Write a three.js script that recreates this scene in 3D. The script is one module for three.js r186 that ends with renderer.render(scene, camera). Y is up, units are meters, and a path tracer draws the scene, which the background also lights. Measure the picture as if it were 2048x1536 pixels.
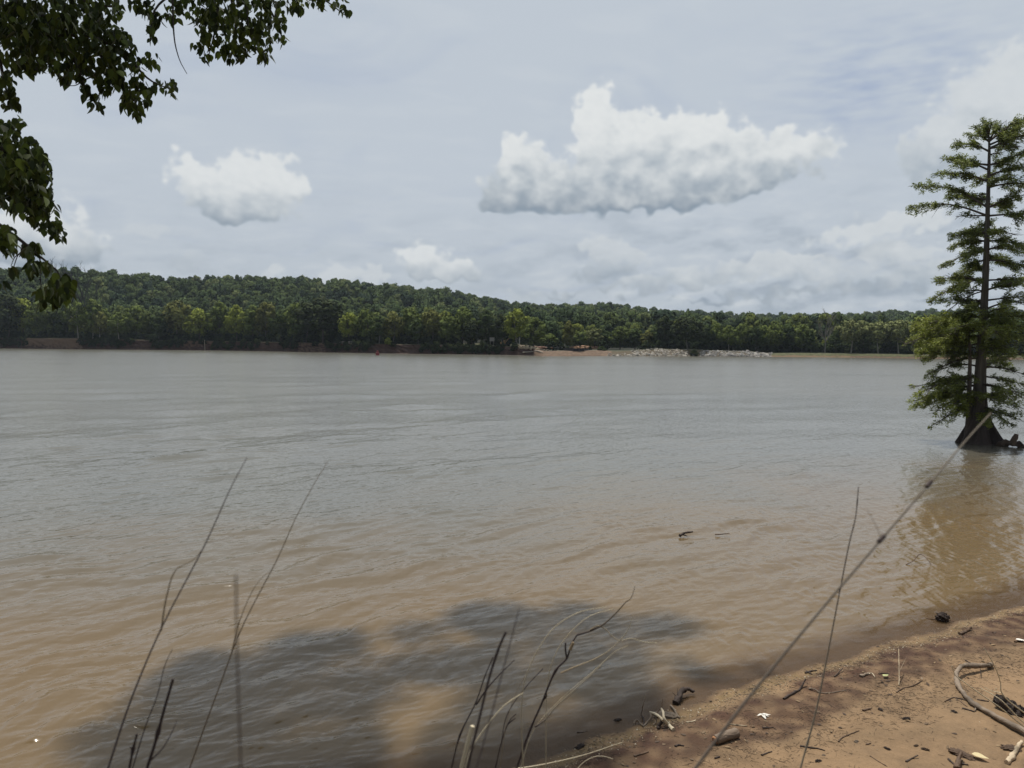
import * as THREE from 'three';
import { createNoise2D, createNoise3D } from 'simplex-noise';

// ------------------------------------------------------------------ camera
const PW = 2048, PH = 1536, EYE = 4;
const scene = new THREE.Scene();
const camera = new THREE.PerspectiveCamera(53, 4 / 3, 0.05, 9000);
camera.position.set(0, EYE, 0);
camera.rotation.order = 'YXZ';
camera.rotation.set(THREE.MathUtils.degToRad(-2.94), 0, THREE.MathUtils.degToRad(0.45));
camera.updateMatrixWorld(true);
camera.focus = 26;
camera.userData.fStop = 5.6;
const renderer = new THREE.WebGLRenderer({ antialias: true });
renderer.toneMapping = THREE.LinearToneMapping;
const EXPOSURE = 0.85;
renderer.toneMappingExposure = EXPOSURE;
renderer.shadowMap.enabled = true;

// ------------------------------------------------------------------ small helpers
function rng(seed) {
  let s = seed >>> 0;
  return () => { s = (s + 0x6d2b79f5) | 0; let t = Math.imul(s ^ (s >>> 15), 1 | s); t = (t + Math.imul(t ^ (t >>> 7), 61 | t)) ^ t; return ((t ^ (t >>> 14)) >>> 0) / 4294967296; };
}
const N2 = createNoise2D(rng(11)), N2b = createNoise2D(rng(77)), N3 = createNoise3D(rng(5));
const clamp = (x, a = 0, b = 1) => Math.min(b, Math.max(a, x));
const mix = (a, b, t) => a + (b - a) * t;
const sstep = (a, b, x) => { const t = clamp((x - a) / (b - a)); return t * t * (3 - 2 * t); };
function fbm(x, y, oct = 4, n = N2, gain = 0.5) { let s = 0, a = 0.5; for (let i = 0; i < oct; i++) { s += a * n(x, y); x = x * 2.03 + 7.1; y = y * 2.03 - 3.7; a *= gain; } return s; }
const lin = (r, g, b) => [r, g, b].map((c) => { c /= 255; return c <= 0.04045 ? c / 12.92 : ((c + 0.055) / 1.055) ** 2.4; });
const V = (x, y, z) => new THREE.Vector3(x, y, z);
const mix3 = (a, b, t) => [mix(a[0], b[0], t), mix(a[1], b[1], t), mix(a[2], b[2], t)];
function table(tab, x, k = 1) {           // piecewise linear table of rows [x, v1, v2 ...]
  if (x <= tab[0][0]) return tab[0][k];
  for (let i = 1; i < tab.length; i++) if (x <= tab[i][0]) { const a = tab[i - 1], b = tab[i]; return mix(a[k], b[k], (x - a[0]) / (b[0] - a[0])); }
  return tab[tab.length - 1][k];
}
// surveying the photograph: the direction in which a point of it lies
const TANV = Math.tan(THREE.MathUtils.degToRad(26.5));
function sight(px, py) {
  const d = V(((px / PW) * 2 - 1) * TANV * (PW / PH), (1 - (py / PH) * 2) * TANV, -1);
  return d.applyQuaternion(camera.quaternion).normalize();
}
function ground(px, py, y = 0) { const d = sight(px, py), t = (y - EYE) / d.y; return V(d.x * t, y, d.z * t); }
function ranged(px, py, range) { const d = sight(px, py), t = range / Math.hypot(d.x, d.z); return V(d.x * t, EYE + d.y * t, d.z * t); }
const bearing = (px) => { const d = sight(px, 690); return Math.atan2(d.x, -d.z); };

// ------------------------------------------------------------------ sun and sky
const SUN_EL = THREE.MathUtils.degToRad(68), SUN_AZ = THREE.MathUtils.degToRad(-14);
const SUN = V(Math.sin(SUN_AZ) * Math.cos(SUN_EL), Math.sin(SUN_EL), -Math.cos(SUN_AZ) * Math.cos(SUN_EL));
const sun = new THREE.DirectionalLight(new THREE.Color(1, 0.93, 0.82), 4.5);
sun.position.copy(SUN).multiplyScalar(120);
sun.target.position.set(0, 0, 0);
sun.castShadow = true;
sun.shadow.mapSize.set(4096, 4096);
Object.assign(sun.shadow.camera, { left: -60, right: 60, top: 60, bottom: -60, near: 1, far: 400 });
sun.shadow.radius = 3;          // the sun shines through a thin veil
scene.add(sun, sun.target);
scene.fog = new THREE.FogExp2(new THREE.Color(0.62, 0.72, 0.85), 0.0001);

function makeSky() {
  const W = 4096, H = 2048, data = new Float32Array(W * H * 4);
  const deg = 180 / Math.PI;
  const azel = (px, py) => { const d = sight(px, py); return [Math.atan2(d.x, -d.z) * deg, Math.asin(d.y) * deg]; };
  const S = 57.3 / 1540;
  // cumulus: soft lumps, with how bright and how solid each cloud is
  const clouds = [
    { lit: 1, solid: 1.0, dark: 0.8, flat: 424, lumps: [[1250, 420, 175, 34], [1055, 424, 95, 30], [1030, 308, 45, 38], [1062, 345, 78, 58], [1000, 390, 52, 42], [972, 424, 40, 18], [1095, 392, 84, 44], [1196, 192, 30, 32], [1184, 236, 38, 42], [1190, 292, 48, 62], [1222, 258, 48, 48], [1192, 360, 66, 58], [1270, 276, 56, 48], [1290, 322, 92, 70], [1242, 392, 96, 38], [1335, 262, 62, 40], [1388, 272, 42, 36], [1440, 252, 38, 38], [1430, 312, 74, 60], [1385, 370, 104, 46], [1345, 406, 86, 18], [1505, 320, 64, 52, 0.8], [1565, 302, 64, 44, 0.5], [1630, 302, 56, 50, 0.38], [1490, 372, 64, 26, 0.7]] },
    { lit: 0.98, solid: 0.9, dark: 0.7, flat: 466, lumps: [[365, 338, 40, 28], [405, 362, 56, 38], [440, 390, 52, 36], [500, 345, 52, 42], [545, 350, 48, 44], [575, 380, 42, 36], [500, 390, 80, 46], [440, 435, 50, 38], [480, 425, 50, 36], [545, 425, 46, 28, 0.8], [600, 370, 20, 20, 0.7]] },
    { lit: 1, solid: 0.8, dark: 0.5, flat: 570, lumps: [[830, 510, 40, 30], [880, 525, 60, 38], [910, 540, 60, 30], [850, 548, 60, 22], [930, 560, 60, 16]] },
    { lit: 0.8, solid: 0.55, dark: 0.2, lumps: [[545, 548, 46, 20], [700, 545, 50, 26], [740, 555, 40, 20], [660, 560, 40, 12], [1050, 600, 60, 18]] },
    { lit: 0.75, solid: 0.6, dark: 0.7, lumps: [[1205, 490, 42, 30], [1220, 525, 60, 30], [1180, 550, 40, 16], [1260, 515, 40, 26]] },
    { lit: 0.95, solid: 0.8, dark: 0.6, lumps: [[95, 470, 90, 60], [40, 450, 80, 60], [140, 500, 60, 30], [60, 500, 90, 30]] },
    { lit: 0.8, solid: 0.8, dark: 0.15, lumps: [[1990, 225, 95, 90], [2050, 190, 100, 80], [2020, 290, 110, 70], [2080, 250, 100, 110], [1840, 300, 40, 36], [1860, 330, 50, 30], [1880, 290, 40, 40]] },
    { lit: 0.8, solid: 0.72, dark: 0.95, lumps: [[1290, 566, 70, 16], [1350, 556, 80, 20], [1230, 580, 60, 10], [1410, 566, 50, 12], [1470, 540, 60, 16], [1540, 528, 80, 20], [1600, 520, 60, 14], [1690, 470, 90, 22], [1770, 452, 70, 22], [1850, 430, 60, 18], [1560, 588, 110, 14], [1680, 575, 100, 18], [1790, 560, 90, 20], [1870, 540, 60, 18], [1740, 520, 90, 16], [1830, 500, 80, 18], [1640, 545, 70, 12], [1130, 592, 60, 10], [1430, 602, 100, 10], [1880, 600, 80, 12]] },
    { lit: 0.7, solid: 0.4, dark: 0.3, lumps: [[270, 455, 40, 26], [310, 470, 36, 14], [380, 530, 60, 24]] },
  ];
  for (const c of clouds) { c.lumps = c.lumps.map(([x, y, rx, ry, w]) => [...azel(x, y), rx * S * 1.12, ry * S * 1.12, w ?? 1]); c.floor = c.flat ? azel(1200, c.flat + (c.flat < 500 ? 0 : 0))[1] : -99; }
  const rnd = rng(901);
  for (let i = 0; i < 46; i++) {            // the sky goes on round the rest of the horizon
    const a = 48 + rnd() * 264, e = 6 + rnd() * 30, k = 1 + rnd() * 1.6, lumps = [];
    for (let j = 0; j < 7; j++) lumps.push([a + (rnd() - 0.5) * 9 * k, e + (rnd() - 0.4) * 3.4 * k, (1.4 + rnd() * 2) * k, (1 + rnd() * 1.2) * k]);
    clouds.push({ lit: 0.95, solid: 0.8, dark: 0.6, lumps });
  }
  for (const c of clouds) {
    c.box = [1e9, -1e9, 1e9, -1e9];
    for (const [a, e, rx, ry] of c.lumps) { c.box[0] = Math.min(c.box[0], a - rx * 1.7); c.box[1] = Math.max(c.box[1], a + rx * 1.7); c.box[2] = Math.min(c.box[2], e - ry * 1.8); c.box[3] = Math.max(c.box[3], e + ry * 1.8); }
    c.base = Math.min(...c.lumps.map((l) => l[1] - l[3] * 0.8)); c.top = Math.max(...c.lumps.map((l) => l[1] + l[3]));
  }
  const dens = (c, a, e) => {
    let s = 0;
    for (const [x, y, rx, ry] of c.lumps) { const dx = (a - x) / rx, dy = (e - y) / ry, q = dx * dx + dy * dy; if (q < 3.2) s += Math.exp(-1.9 * q); }
    if (s < 0.02) return -1;
    return s - 0.36;
  };
  const azure = lin(158, 173, 199), veil = lin(191, 200, 210), low = lin(185, 194, 203), grey = lin(140, 154, 169), white = lin(226, 229, 229), shade = lin(150, 164, 177), deep = lin(124, 139, 155);
  for (let row = 0; row < H; row++) {
    const el = ((row + 0.5) / H - 0.5) * 180;
    for (let col = 0; col < W; col++) {
      const o = (row * W + col) * 4;
      data[o + 3] = 1;
      if (el < -0.5) { data[o] = low[0] / EXPOSURE; data[o + 1] = low[1] / EXPOSURE; data[o + 2] = low[2] / EXPOSURE; continue; }
      const th = ((col + 0.5) / W - 0.5) * 2 * Math.PI, x = Math.cos(th), z = Math.sin(th);
      let az = Math.atan2(x, -z) * deg;
      // thin high veil on a dome plane, so that it stretches towards the horizon
      const k = 1 / (Math.sin(Math.max(el, 0.5) / deg) + 0.16), cx = x * Math.cos(el / deg) * k, cz = z * Math.cos(el / deg) * k;
      const wx = cx + 0.25 * N2(cx * 1.3, cz * 1.3), wz = cz + 0.25 * N2(cx * 1.3 + 9, cz * 1.3);
      const n = fbm(wx * 0.9 + wz * 0.5 + 3.3, wz * 1.5 - wx * 0.3, 5);
      const holes = sstep(0.1, 0.7, n) * 0.2;
      const gap = Math.exp(-(((az - 25.5) / 6.5) ** 2) - ((el - 17.5) / 3.2) ** 2) * (0.42 + 0.7 * n + 0.6 * fbm(az * 0.25, el * 1.3, 4));      // the blue rift
      const gap2 = Math.exp(-(((az + 15) / 7) ** 2) - ((el - 18.5) / 1.6) ** 2) * 0.25;
      let c = mix3(mix3(low, veil, sstep(0, 14, el)), azure, clamp(holes + gap + gap2, 0, 1));
      const st = fbm(cx * 2.6 + 4, cz * 5.2 + cx * 1.2, 4, N2b);
      c = mix3(c, mix3(c, white, 0.35), sstep(-0.1, 0.6, st) * 0.22);
      // broken low stratocumulus banks
      const a2 = az < 100 && az > -100 ? az : az;
      const bx = (a2 - el * 0.9) * 0.135, by = el * 0.5 + a2 * 0.012;
      const big = fbm(bx * 0.55 + 11, by * 0.45, 2), band = (fbm(bx * 1.25, by * 0.95, 7, N2b, 0.56) + 0.45 * big) * (0.85 + 0.5 * big);
      const amt = sstep(13.5, 4, el) * (0.35 + 0.65 * sstep(-4, 12, az) * (az < 120 ? 1 : 0.7));
      c = mix3(c, grey, clamp(sstep(-0.12, 0.62, band) * amt * 0.55));
      c = mix3(c, white, clamp(sstep(0.1, 0.6, -band) * amt * 0.35));
      if (az < -45) az += 360;
      for (const q of clouds) {
        let A = az > 300 && q.box[0] < 100 && q.box[1] < 100 ? az - 360 : az;
        if (A < q.box[0] || A > q.box[1] || el < q.box[2] || el > q.box[3]) continue;
        const wa = A + 0.55 * N2(A * 0.35, el * 0.35) + 0.3 * N2(A * 0.9 + 5, el * 0.9), we = el + 0.5 * N2(A * 0.4 + 31, el * 0.4) + 0.25 * N2(A * 0.9, el * 1 + 15);
        const d0 = dens(q, wa, we);
        if (d0 < -0.5) continue;
        const puff = fbm(A * 0.42, el * 0.5, 5), fine = fbm(A * 1.7, el * 1.9, 4, N2b), wisp = fbm(A * 0.9 + el * 0.5, el * 1.3, 4, N2b);
        const d = d0 + (puff * 0.5 + fine * 0.16 + wisp * 0.12) * sstep(-0.34, 0.02, d0) * mix(0.22, 1, sstep(q.floor - 0.3, q.floor + 2.6, el)) - 1.1 * sstep(q.floor + 0.7, q.floor - 0.4, el + 0.3 * N2(A * 0.3, 4) + 0.12 * wisp);
        const tall = clamp((el - q.base) / (q.top - q.base));
        const a = sstep(-0.1, 0.62 - 0.12 * q.solid, d) * mix(0.72, 0.97, sstep(0, 0.5, d)) * q.solid;
        if (a < 0.004) continue;
        const up = dens(q, wa - 0.4, we + 1.3) + 0.55 * fbm((A - 0.4) * 0.42, (el + 1.1) * 0.5, 4) + 0.1 * fine + 0.14 * wisp;
        const billow = fbm(A * 0.3 + 5, el * 0.42 - 3, 3, N2b);
        const rim = 1 - sstep(0, 0.5, d);
        let lit = 0.2 + 0.66 * sstep(0.0, 0.62, tall + 0.22 * billow + 0.16 * puff) + 0.17 * clamp(d - up, -0.6, 0.7) + 0.07 * wisp + 0.34 * rim * sstep(0.12, 0.6, tall);
        lit = clamp(lit - 0.12 * q.dark * sstep(0.75, 0.2, tall));
        let cc = mix3(mix3(shade, deep, q.dark * (1 - sstep(0.05, 0.42, tall)) * sstep(0.1, 0.9, d)), white, clamp(lit * q.lit));
        c = mix3(c, cc, clamp(a));
      }
      const hz = 1 - sstep(0, 3, el);
      c = mix3(c, low, hz * 0.35);
      // brighter towards the sun, as under any veil
      const cs = (x * SUN.x + z * SUN.z) * Math.cos(el / deg) + Math.sin(el / deg) * SUN.y;
      const glow = 1 + 0.55 * sstep(0.72, 1, cs) ** 2;
      for (let i = 0; i < 3; i++) data[o + i] = (c[i] * glow) / EXPOSURE;
    }
  }
  const t = new THREE.DataTexture(data, W, H, THREE.RGBAFormat, THREE.FloatType);
  t.mapping = THREE.EquirectangularReflectionMapping;
  t.magFilter = THREE.LinearFilter; t.minFilter = THREE.LinearFilter;
  t.needsUpdate = true;
  return t;
}
const skyTex = makeSky();
scene.background = skyTex;
scene.environment = skyTex;

// ------------------------------------------------------------------ naming
const taken = new Map();
function numbered(name) { const n = taken.get(name) ?? 0; taken.set(name, n + 1); return n ? name + '_' + String(n).padStart(3, '0') : name; }
function tag(o, label, category, group, kind) {
  if (label) o.userData.label = label;
  if (category) o.userData.category = category;
  if (group) o.userData.group = group;
  if (kind) o.userData.kind = kind;
  return o;
}
function shadows(o) { o.castShadow = true; o.receiveShadow = true; return o; }
function base(name, pos = V(0, 0, 0), turn = 0) { const g = new THREE.Group(); g.name = numbered(name); g.position.copy(pos); g.rotation.y = turn; scene.add(g); return g; }
function meshOf(name, geo, mat, parent) {
  const m = shadows(new THREE.Mesh(geo, mat)); m.name = parent ? name : numbered(name); (parent ?? scene).add(m); return m;
}
function copyOf(o, name) { const c = o.clone(); c.name = numbered(name ?? o.userData.kindName); c.userData = {}; scene.add(c); return c; }

// ------------------------------------------------------------------ geometry collector
class Geo {
  constructor() { this.p = []; this.n = []; this.u = []; this.c = []; this.i = []; }
  get count() { return this.p.length / 3; }
  vert(p, n, u, v, c) { this.p.push(p.x, p.y, p.z); this.n.push(n.x, n.y, n.z); this.u.push(u, v); this.c.push(c[0], c[1], c[2]); return this.count - 1; }
  tri(a, b, c) { this.i.push(a, b, c); }
  // a tapered tube through points; radii a number pair or an array; col one colour or one per point
  tube(pts, radii, sides = 6, col = [1, 1, 1], cap = true, wob = 0, seed = 1) {
    const r = rng(seed * 131 + 7), n = pts.length; let pu = V(0, 0, 0); const start = this.count;
    let length = 0, T = V(0, 0, 0), U = V(0, 0, 0), W = V(0, 0, 0);
    for (let i = 0; i < n; i++) {
      T.subVectors(pts[Math.min(i + 1, n - 1)], pts[Math.max(i - 1, 0)]).normalize();
      if (i === 0) { U.set(Math.abs(T.y) > 0.9 ? 1 : 0, Math.abs(T.y) > 0.9 ? 0 : 1, 0).cross(T).normalize(); } else { U.copy(pu).addScaledVector(T, -pu.dot(T)).normalize(); length += pts[i].distanceTo(pts[i - 1]); }
      pu.copy(U); W.crossVectors(T, U);
      const rad = Array.isArray(radii) && radii.length === n ? radii[i] : mix(radii[0], radii[1], i / (n - 1));
      const cc = Array.isArray(col[0]) ? col[i] : col;
      for (let k = 0; k <= sides; k++) {
        const a = (k / sides) * Math.PI * 2, q = rad * (1 + wob * (k === sides ? 0 : r() - 0.5));
        const nx = Math.cos(a), ny = Math.sin(a), nn = V(U.x * nx + W.x * ny, U.y * nx + W.y * ny, U.z * nx + W.z * ny);
        this.vert(pts[i].clone().addScaledVector(nn, q), nn, (k / sides) * rad * 6.28 , length, cc);
      }
    }
    const s1 = sides + 1;
    for (let i = 0; i < n - 1; i++) for (let k = 0; k < sides; k++) { const a = start + i * s1 + k, b = a + 1, c = a + s1, d = c + 1; this.i.push(a, b, c, b, d, c); }
    if (cap) for (const [e, sgn] of [[0, -1], [n - 1, 1]]) {
      const t = V(0, 0, 0).subVectors(pts[e], pts[e === 0 ? 1 : n - 2]).normalize(), cc = Array.isArray(col[0]) ? col[e] : col;
      const m = this.vert(pts[e], t, 0, 0, cc), ring = [];
      for (let k = 0; k < sides; k++) { const q = (start + e * s1 + k) * 3; ring.push(this.vert(V(this.p[q], this.p[q + 1], this.p[q + 2]), t, 0, 0, cc)); }
      for (let k = 0; k < sides; k++) { const a = ring[k], b = ring[(k + 1) % sides]; sgn > 0 ? this.i.push(m, a, b) : this.i.push(m, b, a); }
    }
    return this;
  }
  // a leaf-sized face with its own facing and a shading normal
  face(c, along, across, nrm, col) {
    const a = this.vert(c.clone().addScaledVector(along, -1), nrm, 0, 0, col), b = this.vert(c.clone().addScaledVector(across, 1), nrm, 1, 0, col);
    const d = this.vert(c.clone().addScaledVector(along, 1), nrm, 1, 1, col), e = this.vert(c.clone().addScaledVector(across, -1), nrm, 0, 1, col);
    const turned = V(0, 0, 0).crossVectors(V(0, 0, 0).addVectors(across, along), along).dot(nrm) < 0;
    turned ? this.i.push(a, d, b, a, e, d) : this.i.push(a, b, d, a, d, e);
  }
  merge(other, M, col) {
    const s = this.count, v = V(0, 0, 0), nm = new THREE.Matrix3().getNormalMatrix(M);
    for (let i = 0; i < other.count; i++) {
      v.fromArray(other.p, i * 3).applyMatrix4(M); this.p.push(v.x, v.y, v.z);
      v.fromArray(other.n, i * 3).applyMatrix3(nm).normalize(); this.n.push(v.x, v.y, v.z);
      this.u.push(other.u[i * 2], other.u[i * 2 + 1]);
      for (let k = 0; k < 3; k++) this.c.push(other.c[i * 3 + k] * (col ? col[k] : 1));
    }
    for (const k of other.i) this.i.push(s + k);
    return this;
  }
  build(flat = false) {
    const g = new THREE.BufferGeometry();
    g.setAttribute('position', new THREE.Float32BufferAttribute(this.p, 3));
    g.setAttribute('uv', new THREE.Float32BufferAttribute(this.u, 2));
    g.setAttribute('color', new THREE.Float32BufferAttribute(this.c, 3));
    g.setIndex(this.i);
    if (flat) g.computeVertexNormals(); else g.setAttribute('normal', new THREE.Float32BufferAttribute(this.n, 3));
    return g;
  }
}
function curve(pts, n) { const c = new THREE.CatmullRomCurve3(pts, false, 'centripetal'); return c.getPoints(n); }

// ------------------------------------------------------------------ procedural textures
function bytesTexture(size, fill, srgb) {
  const d = new Uint8Array(size * size * 4);
  for (let y = 0; y < size; y++) for (let x = 0; x < size; x++) { const c = fill(x, y), o = (y * size + x) * 4; d[o] = clamp(c[0], 0, 255); d[o + 1] = clamp(c[1], 0, 255); d[o + 2] = clamp(c[2], 0, 255); d[o + 3] = 255; }
  const t = new THREE.DataTexture(d, size, size, THREE.RGBAFormat);
  t.wrapS = t.wrapT = THREE.RepeatWrapping; t.magFilter = THREE.LinearFilter; t.minFilter = THREE.LinearMipmapLinearFilter; t.generateMipmaps = true;
  if (srgb) t.colorSpace = THREE.SRGBColorSpace;
  t.needsUpdate = true; return t;
}
// noise that tiles: looked up on a torus
function tiling(x, y, size, f, oct) {
  const u = (x / size) * 2 * Math.PI, v = (y / size) * 2 * Math.PI; let s = 0, a = 0.5, k = f / (2 * Math.PI);
  for (let i = 0; i < oct; i++) { s += a * N3(Math.cos(u) * k + Math.sin(v) * k * 0.31 + i * 9, Math.sin(u) * k + 3.1 * i, Math.cos(v) * k + Math.sin(v) * k * 1.7); k *= 2; a *= 0.5; }
  return s;
}
function barkTexture() {
  return bytesTexture(256, (x, y) => {
    const w = tiling(x, y, 256, 6, 3), r = Math.abs(Math.sin((x / 256) * Math.PI * 14 + w * 5)), g = tiling(x, y, 256, 40, 3);
    const v = 120 + 110 * (r - 0.5) + 70 * g; return [v, v, v];
  });
}
const bark = barkTexture();
bark.repeat.set(1, 0.7);
const std = (o) => new THREE.MeshStandardMaterial({ roughness: 0.9, vertexColors: true, ...o });
const M = {
  wood: std({ color: 0xffffff, bumpMap: bark, bumpScale: 0.006, roughness: 0.85 }),
  trunk: std({ color: 0xffffff, bumpMap: bark, bumpScale: 0.03, roughness: 0.95 }),
  stem: std({ color: 0xffffff, roughness: 0.75 }),
  farWood: std({ color: 0xffffff }),
  plain: std({ color: 0xffffff, roughness: 0.8 }),
  cypressLeaf: new THREE.MeshPhysicalMaterial({ color: 0xffffff, vertexColors: true, roughness: 0.9, specularIntensity: 0.3, transmission: 0.42, thickness: 0, side: THREE.DoubleSide }),
  nearLeaf: new THREE.MeshPhysicalMaterial({ color: 0xffffff, vertexColors: true, roughness: 0.8, specularIntensity: 0.35, transmission: 0.3, thickness: 0, side: THREE.DoubleSide }),
};

// ================================================================== NEAR SHORE
// the water's edge, from the left beyond the picture to the right beyond it
const SHORE = [V(-70, 0, 30), V(-30, 0, 4), V(-12, 0, -4.2), V(-5, 0, -5.9), V(-2, 0, -6.5),
  ...[[1010, 1545], [1100, 1506], [1156, 1489], [1215, 1466], [1271, 1446], [1340, 1420], [1417, 1392], [1490, 1370], [1553, 1351], [1647, 1327], [1767, 1288], [1875, 1260], [1928, 1240], [2048, 1207]].map(([x, y]) => ground(x, y)),
  V(11, 0, -14.2), V(16, 0, -16.6), V(24, 0, -19), V(40, 0, -24), V(120, 0, -40)];
function inland(x, z) {                   // metres from the water's edge, positive on land
  let best = 1e9, side = 1;
  for (let i = 0; i < SHORE.length - 1; i++) {
    const a = SHORE[i], b = SHORE[i + 1], dx = b.x - a.x, dz = b.z - a.z, t = clamp(((x - a.x) * dx + (z - a.z) * dz) / (dx * dx + dz * dz));
    const ex = x - a.x - dx * t, ez = z - a.z - dz * t, d = ex * ex + ez * ez;
    if (d < best) { best = d; side = dx * (z - a.z) - dz * (x - a.x) >= 0 ? 1 : -1; }
  }
  return Math.sqrt(best) * side;
}
function wornEdge(x, z) { return inland(x, z) + 0.07 * N2(x * 1.1, z * 1.1) + 0.03 * N2(x * 3.7, z * 3.7); }
function beachY(x, z, s = wornEdge(x, z)) {
  if (s < 0) return Math.max(-2.6, s * 0.075 - 0.012) ;
  let h = 0.055 * s + 0.03 * sstep(0.05, 0.5, s);
  h += 2.05 * sstep(4.0, 6.6, s);
  return h + 0.012 * N2(x * 1.4, z * 1.4) * sstep(0, 0.6, s) + 0.004 * N2(x * 6, z * 6) * sstep(0, 0.3, s);
}
function beachHit(px, py, lift = 0) {      // where the line of sight meets the beach or the water
  const d = sight(px, py); let t = 3, p = V(0, 0, 0);
  for (let k = 0; k < 4000; k++) { t += 0.015; p.set(d.x * t, EYE + d.y * t, d.z * t); if (p.y <= Math.max(0, beachY(p.x, p.z)) + lift) break; }
  return p;
}
// tileable value noise for the sand grain
function lattice(period, seed) { const r = rng(seed), a = new Float32Array(period * period).map(() => r()); return (x, y) => { const xi = Math.floor(x), yi = Math.floor(y), fx = x - xi, fy = y - yi, s = fx * fx * (3 - 2 * fx), t = fy * fy * (3 - 2 * fy), g = (i, j) => a[(((j % period) + period) % period) * period + (((i % period) + period) % period)]; return mix(mix(g(xi, yi), g(xi + 1, yi), s), mix(g(xi, yi + 1), g(xi + 1, yi + 1), s), t); }; }
function sandTextures() {
  const S = 1024, l1 = lattice(8, 1), l2 = lattice(32, 2), l3 = lattice(128, 3), l4 = lattice(512, 4), r = rng(8);
  const h = new Float32Array(S * S);
  for (let y = 0; y < S; y++) for (let x = 0; x < S; x++) { const u = x / S, v = y / S; h[y * S + x] = 0.45 * l1(u * 8, v * 8) + 0.25 * l2(u * 32, v * 32) + 0.2 * l3(u * 128, v * 128) + 0.22 * l4(u * 512, v * 512) + 0.1 * r(); }
  const speck = new Float32Array(S * S);
  for (let k = 0; k < 5200; k++) { const x = (r() * S) | 0, y = (r() * S) | 0, n = 1 + ((r() * 3) | 0), a = r() * 3.1, v = r() < 0.72 ? -0.3 - 0.4 * r() : 0.3 * r(); for (let i = 0; i < n; i++) { const X = (x + Math.round(Math.cos(a) * i) + S) % S, Y = (y + Math.round(Math.sin(a) * i) + S) % S; speck[Y * S + X] = v; } }
  const map = bytesTexture(S, (x, y) => { const v = clamp(0.72 + 0.5 * (h[y * S + x] - 0.6) + speck[y * S + x], 0.1, 1) * 255; return [v, v * 0.985, v * 0.97]; }, false);
  const bump = bytesTexture(S, (x, y) => { const v = clamp(h[y * S + x] + Math.abs(speck[y * S + x]) * 0.3) * 220; return [v, v, v]; });
  for (const t of [map, bump]) t.repeat.set(1 / 2.3, 1 / 2.3);
  return { map, bump };
}
const sandTex = sandTextures();
const SAND = lin(158, 130, 98), SANDGREY = lin(135, 113, 85), SILT = lin(74, 45, 29), WETSAND = lin(92, 72, 52), GRIT = lin(134, 112, 76), LOAM = lin(84, 70, 48);
function beachColor(x, z, s) {
  if (s < 0) return mix3(WETSAND, lin(110, 84, 52), sstep(0, -2, s));
  const n = N2(x * 0.9, z * 0.9), n2 = N2(x * 3.1, z * 3.1), n3 = N2(x * 9, z * 9);
  let c = mix3(SAND, SANDGREY, clamp(0.3 + 0.5 * fbm(x * 0.45 + 4, z * 1.1, 3) + 0.4 * sstep(5.5, 7.5, x) * sstep(-8.6, -7.2, z)));
  // streaks left by run-off, running down to the water
  const along = (x * 0.55 - z * 0.83), across = (x * 0.83 + z * 0.55);
  c = mix3(c, mix3(SANDGREY, SILT, 0.35), 0.62 * sstep(0.2, 0.7, fbm(across * 5, along * 0.6, 3, N2b) + 0.2) * sstep(1.6, 2.8, s));
  // reddish-brown mat of fine debris along the high-water line
  const mid = 0.62 + 0.16 * n + 0.1 * N2(x * 0.4 + 8, z * 0.4), wide = 0.34 + 0.16 * N2(x * 0.6, z * 0.6 + 20);
  const mat = sstep(wide + 0.14, wide - 0.1, Math.abs(s - mid)) * clamp(0.75 + 0.5 * n2);
  c = mix3(c, mix3(SILT, lin(100, 72, 54), clamp(0.05 + 0.4 * n3)), mat * 0.97);
  const twigs = sstep(1.9, 0.9, s) * sstep(0.35, 0.9, s);
  c = mix3(c, lin(104, 82, 58), twigs * 0.5 * clamp(0.5 + n2));
  c = mix3(c, GRIT, sstep(0.32, 0.16, s) * sstep(0.02, 0.1, s) * 0.85 * clamp(0.7 + n3));
  c = mix3(c, WETSAND, sstep(0.12, 0.0, s) * 0.8);
  return mix3(c, LOAM, sstep(3.9, 4.6, s));
}
function axis(parts) { const a = []; for (const [from, to, step] of parts) for (let v = from; v < to - 1e-6; v += step) a.push(v); a.push(parts[parts.length - 1][1]); return a; }
function makeBeach() {
  const xs = axis([[-90, -20, 4], [-20, -2, 0.5], [-2, 0, 0.1], [0, 9.6, 0.035], [9.6, 16, 0.2], [16, 40, 1], [40, 120, 5]]), zs = axis([[-60, -18, 3], [-18, -13, 0.25], [-13, -6.4, 0.035], [-6.4, 0, 0.1], [0, 6, 0.4], [6, 60, 4]]);
  const p = [], u = [], c = [], idx = [];
  for (const z of zs) for (const x of xs) { const s = wornEdge(x, z), y = beachY(x, z, s); p.push(x, y, z); u.push(x, -z); c.push(...beachColor(x, z, s)); }
  const n = xs.length;
  for (let j = 0; j < zs.length - 1; j++) for (let i = 0; i < n - 1; i++) { const a = j * n + i, b = a + 1, d = a + n, e = d + 1; idx.push(a, d, b, b, d, e); }
  const g = new THREE.BufferGeometry();
  g.setAttribute('position', new THREE.Float32BufferAttribute(p, 3)); g.setAttribute('uv', new THREE.Float32BufferAttribute(u, 2)); g.setAttribute('color', new THREE.Float32BufferAttribute(c, 3));
  g.setIndex(idx); g.computeVertexNormals();
  tag(meshOf('beach', g, new THREE.MeshStandardMaterial({ vertexColors: true, map: sandTex.map, bumpMap: sandTex.bump, bumpScale: 0.012, roughness: 0.92 })), 'tan sandy beach with dark debris along the water', null, null, 'structure');
}
makeBeach();

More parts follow.
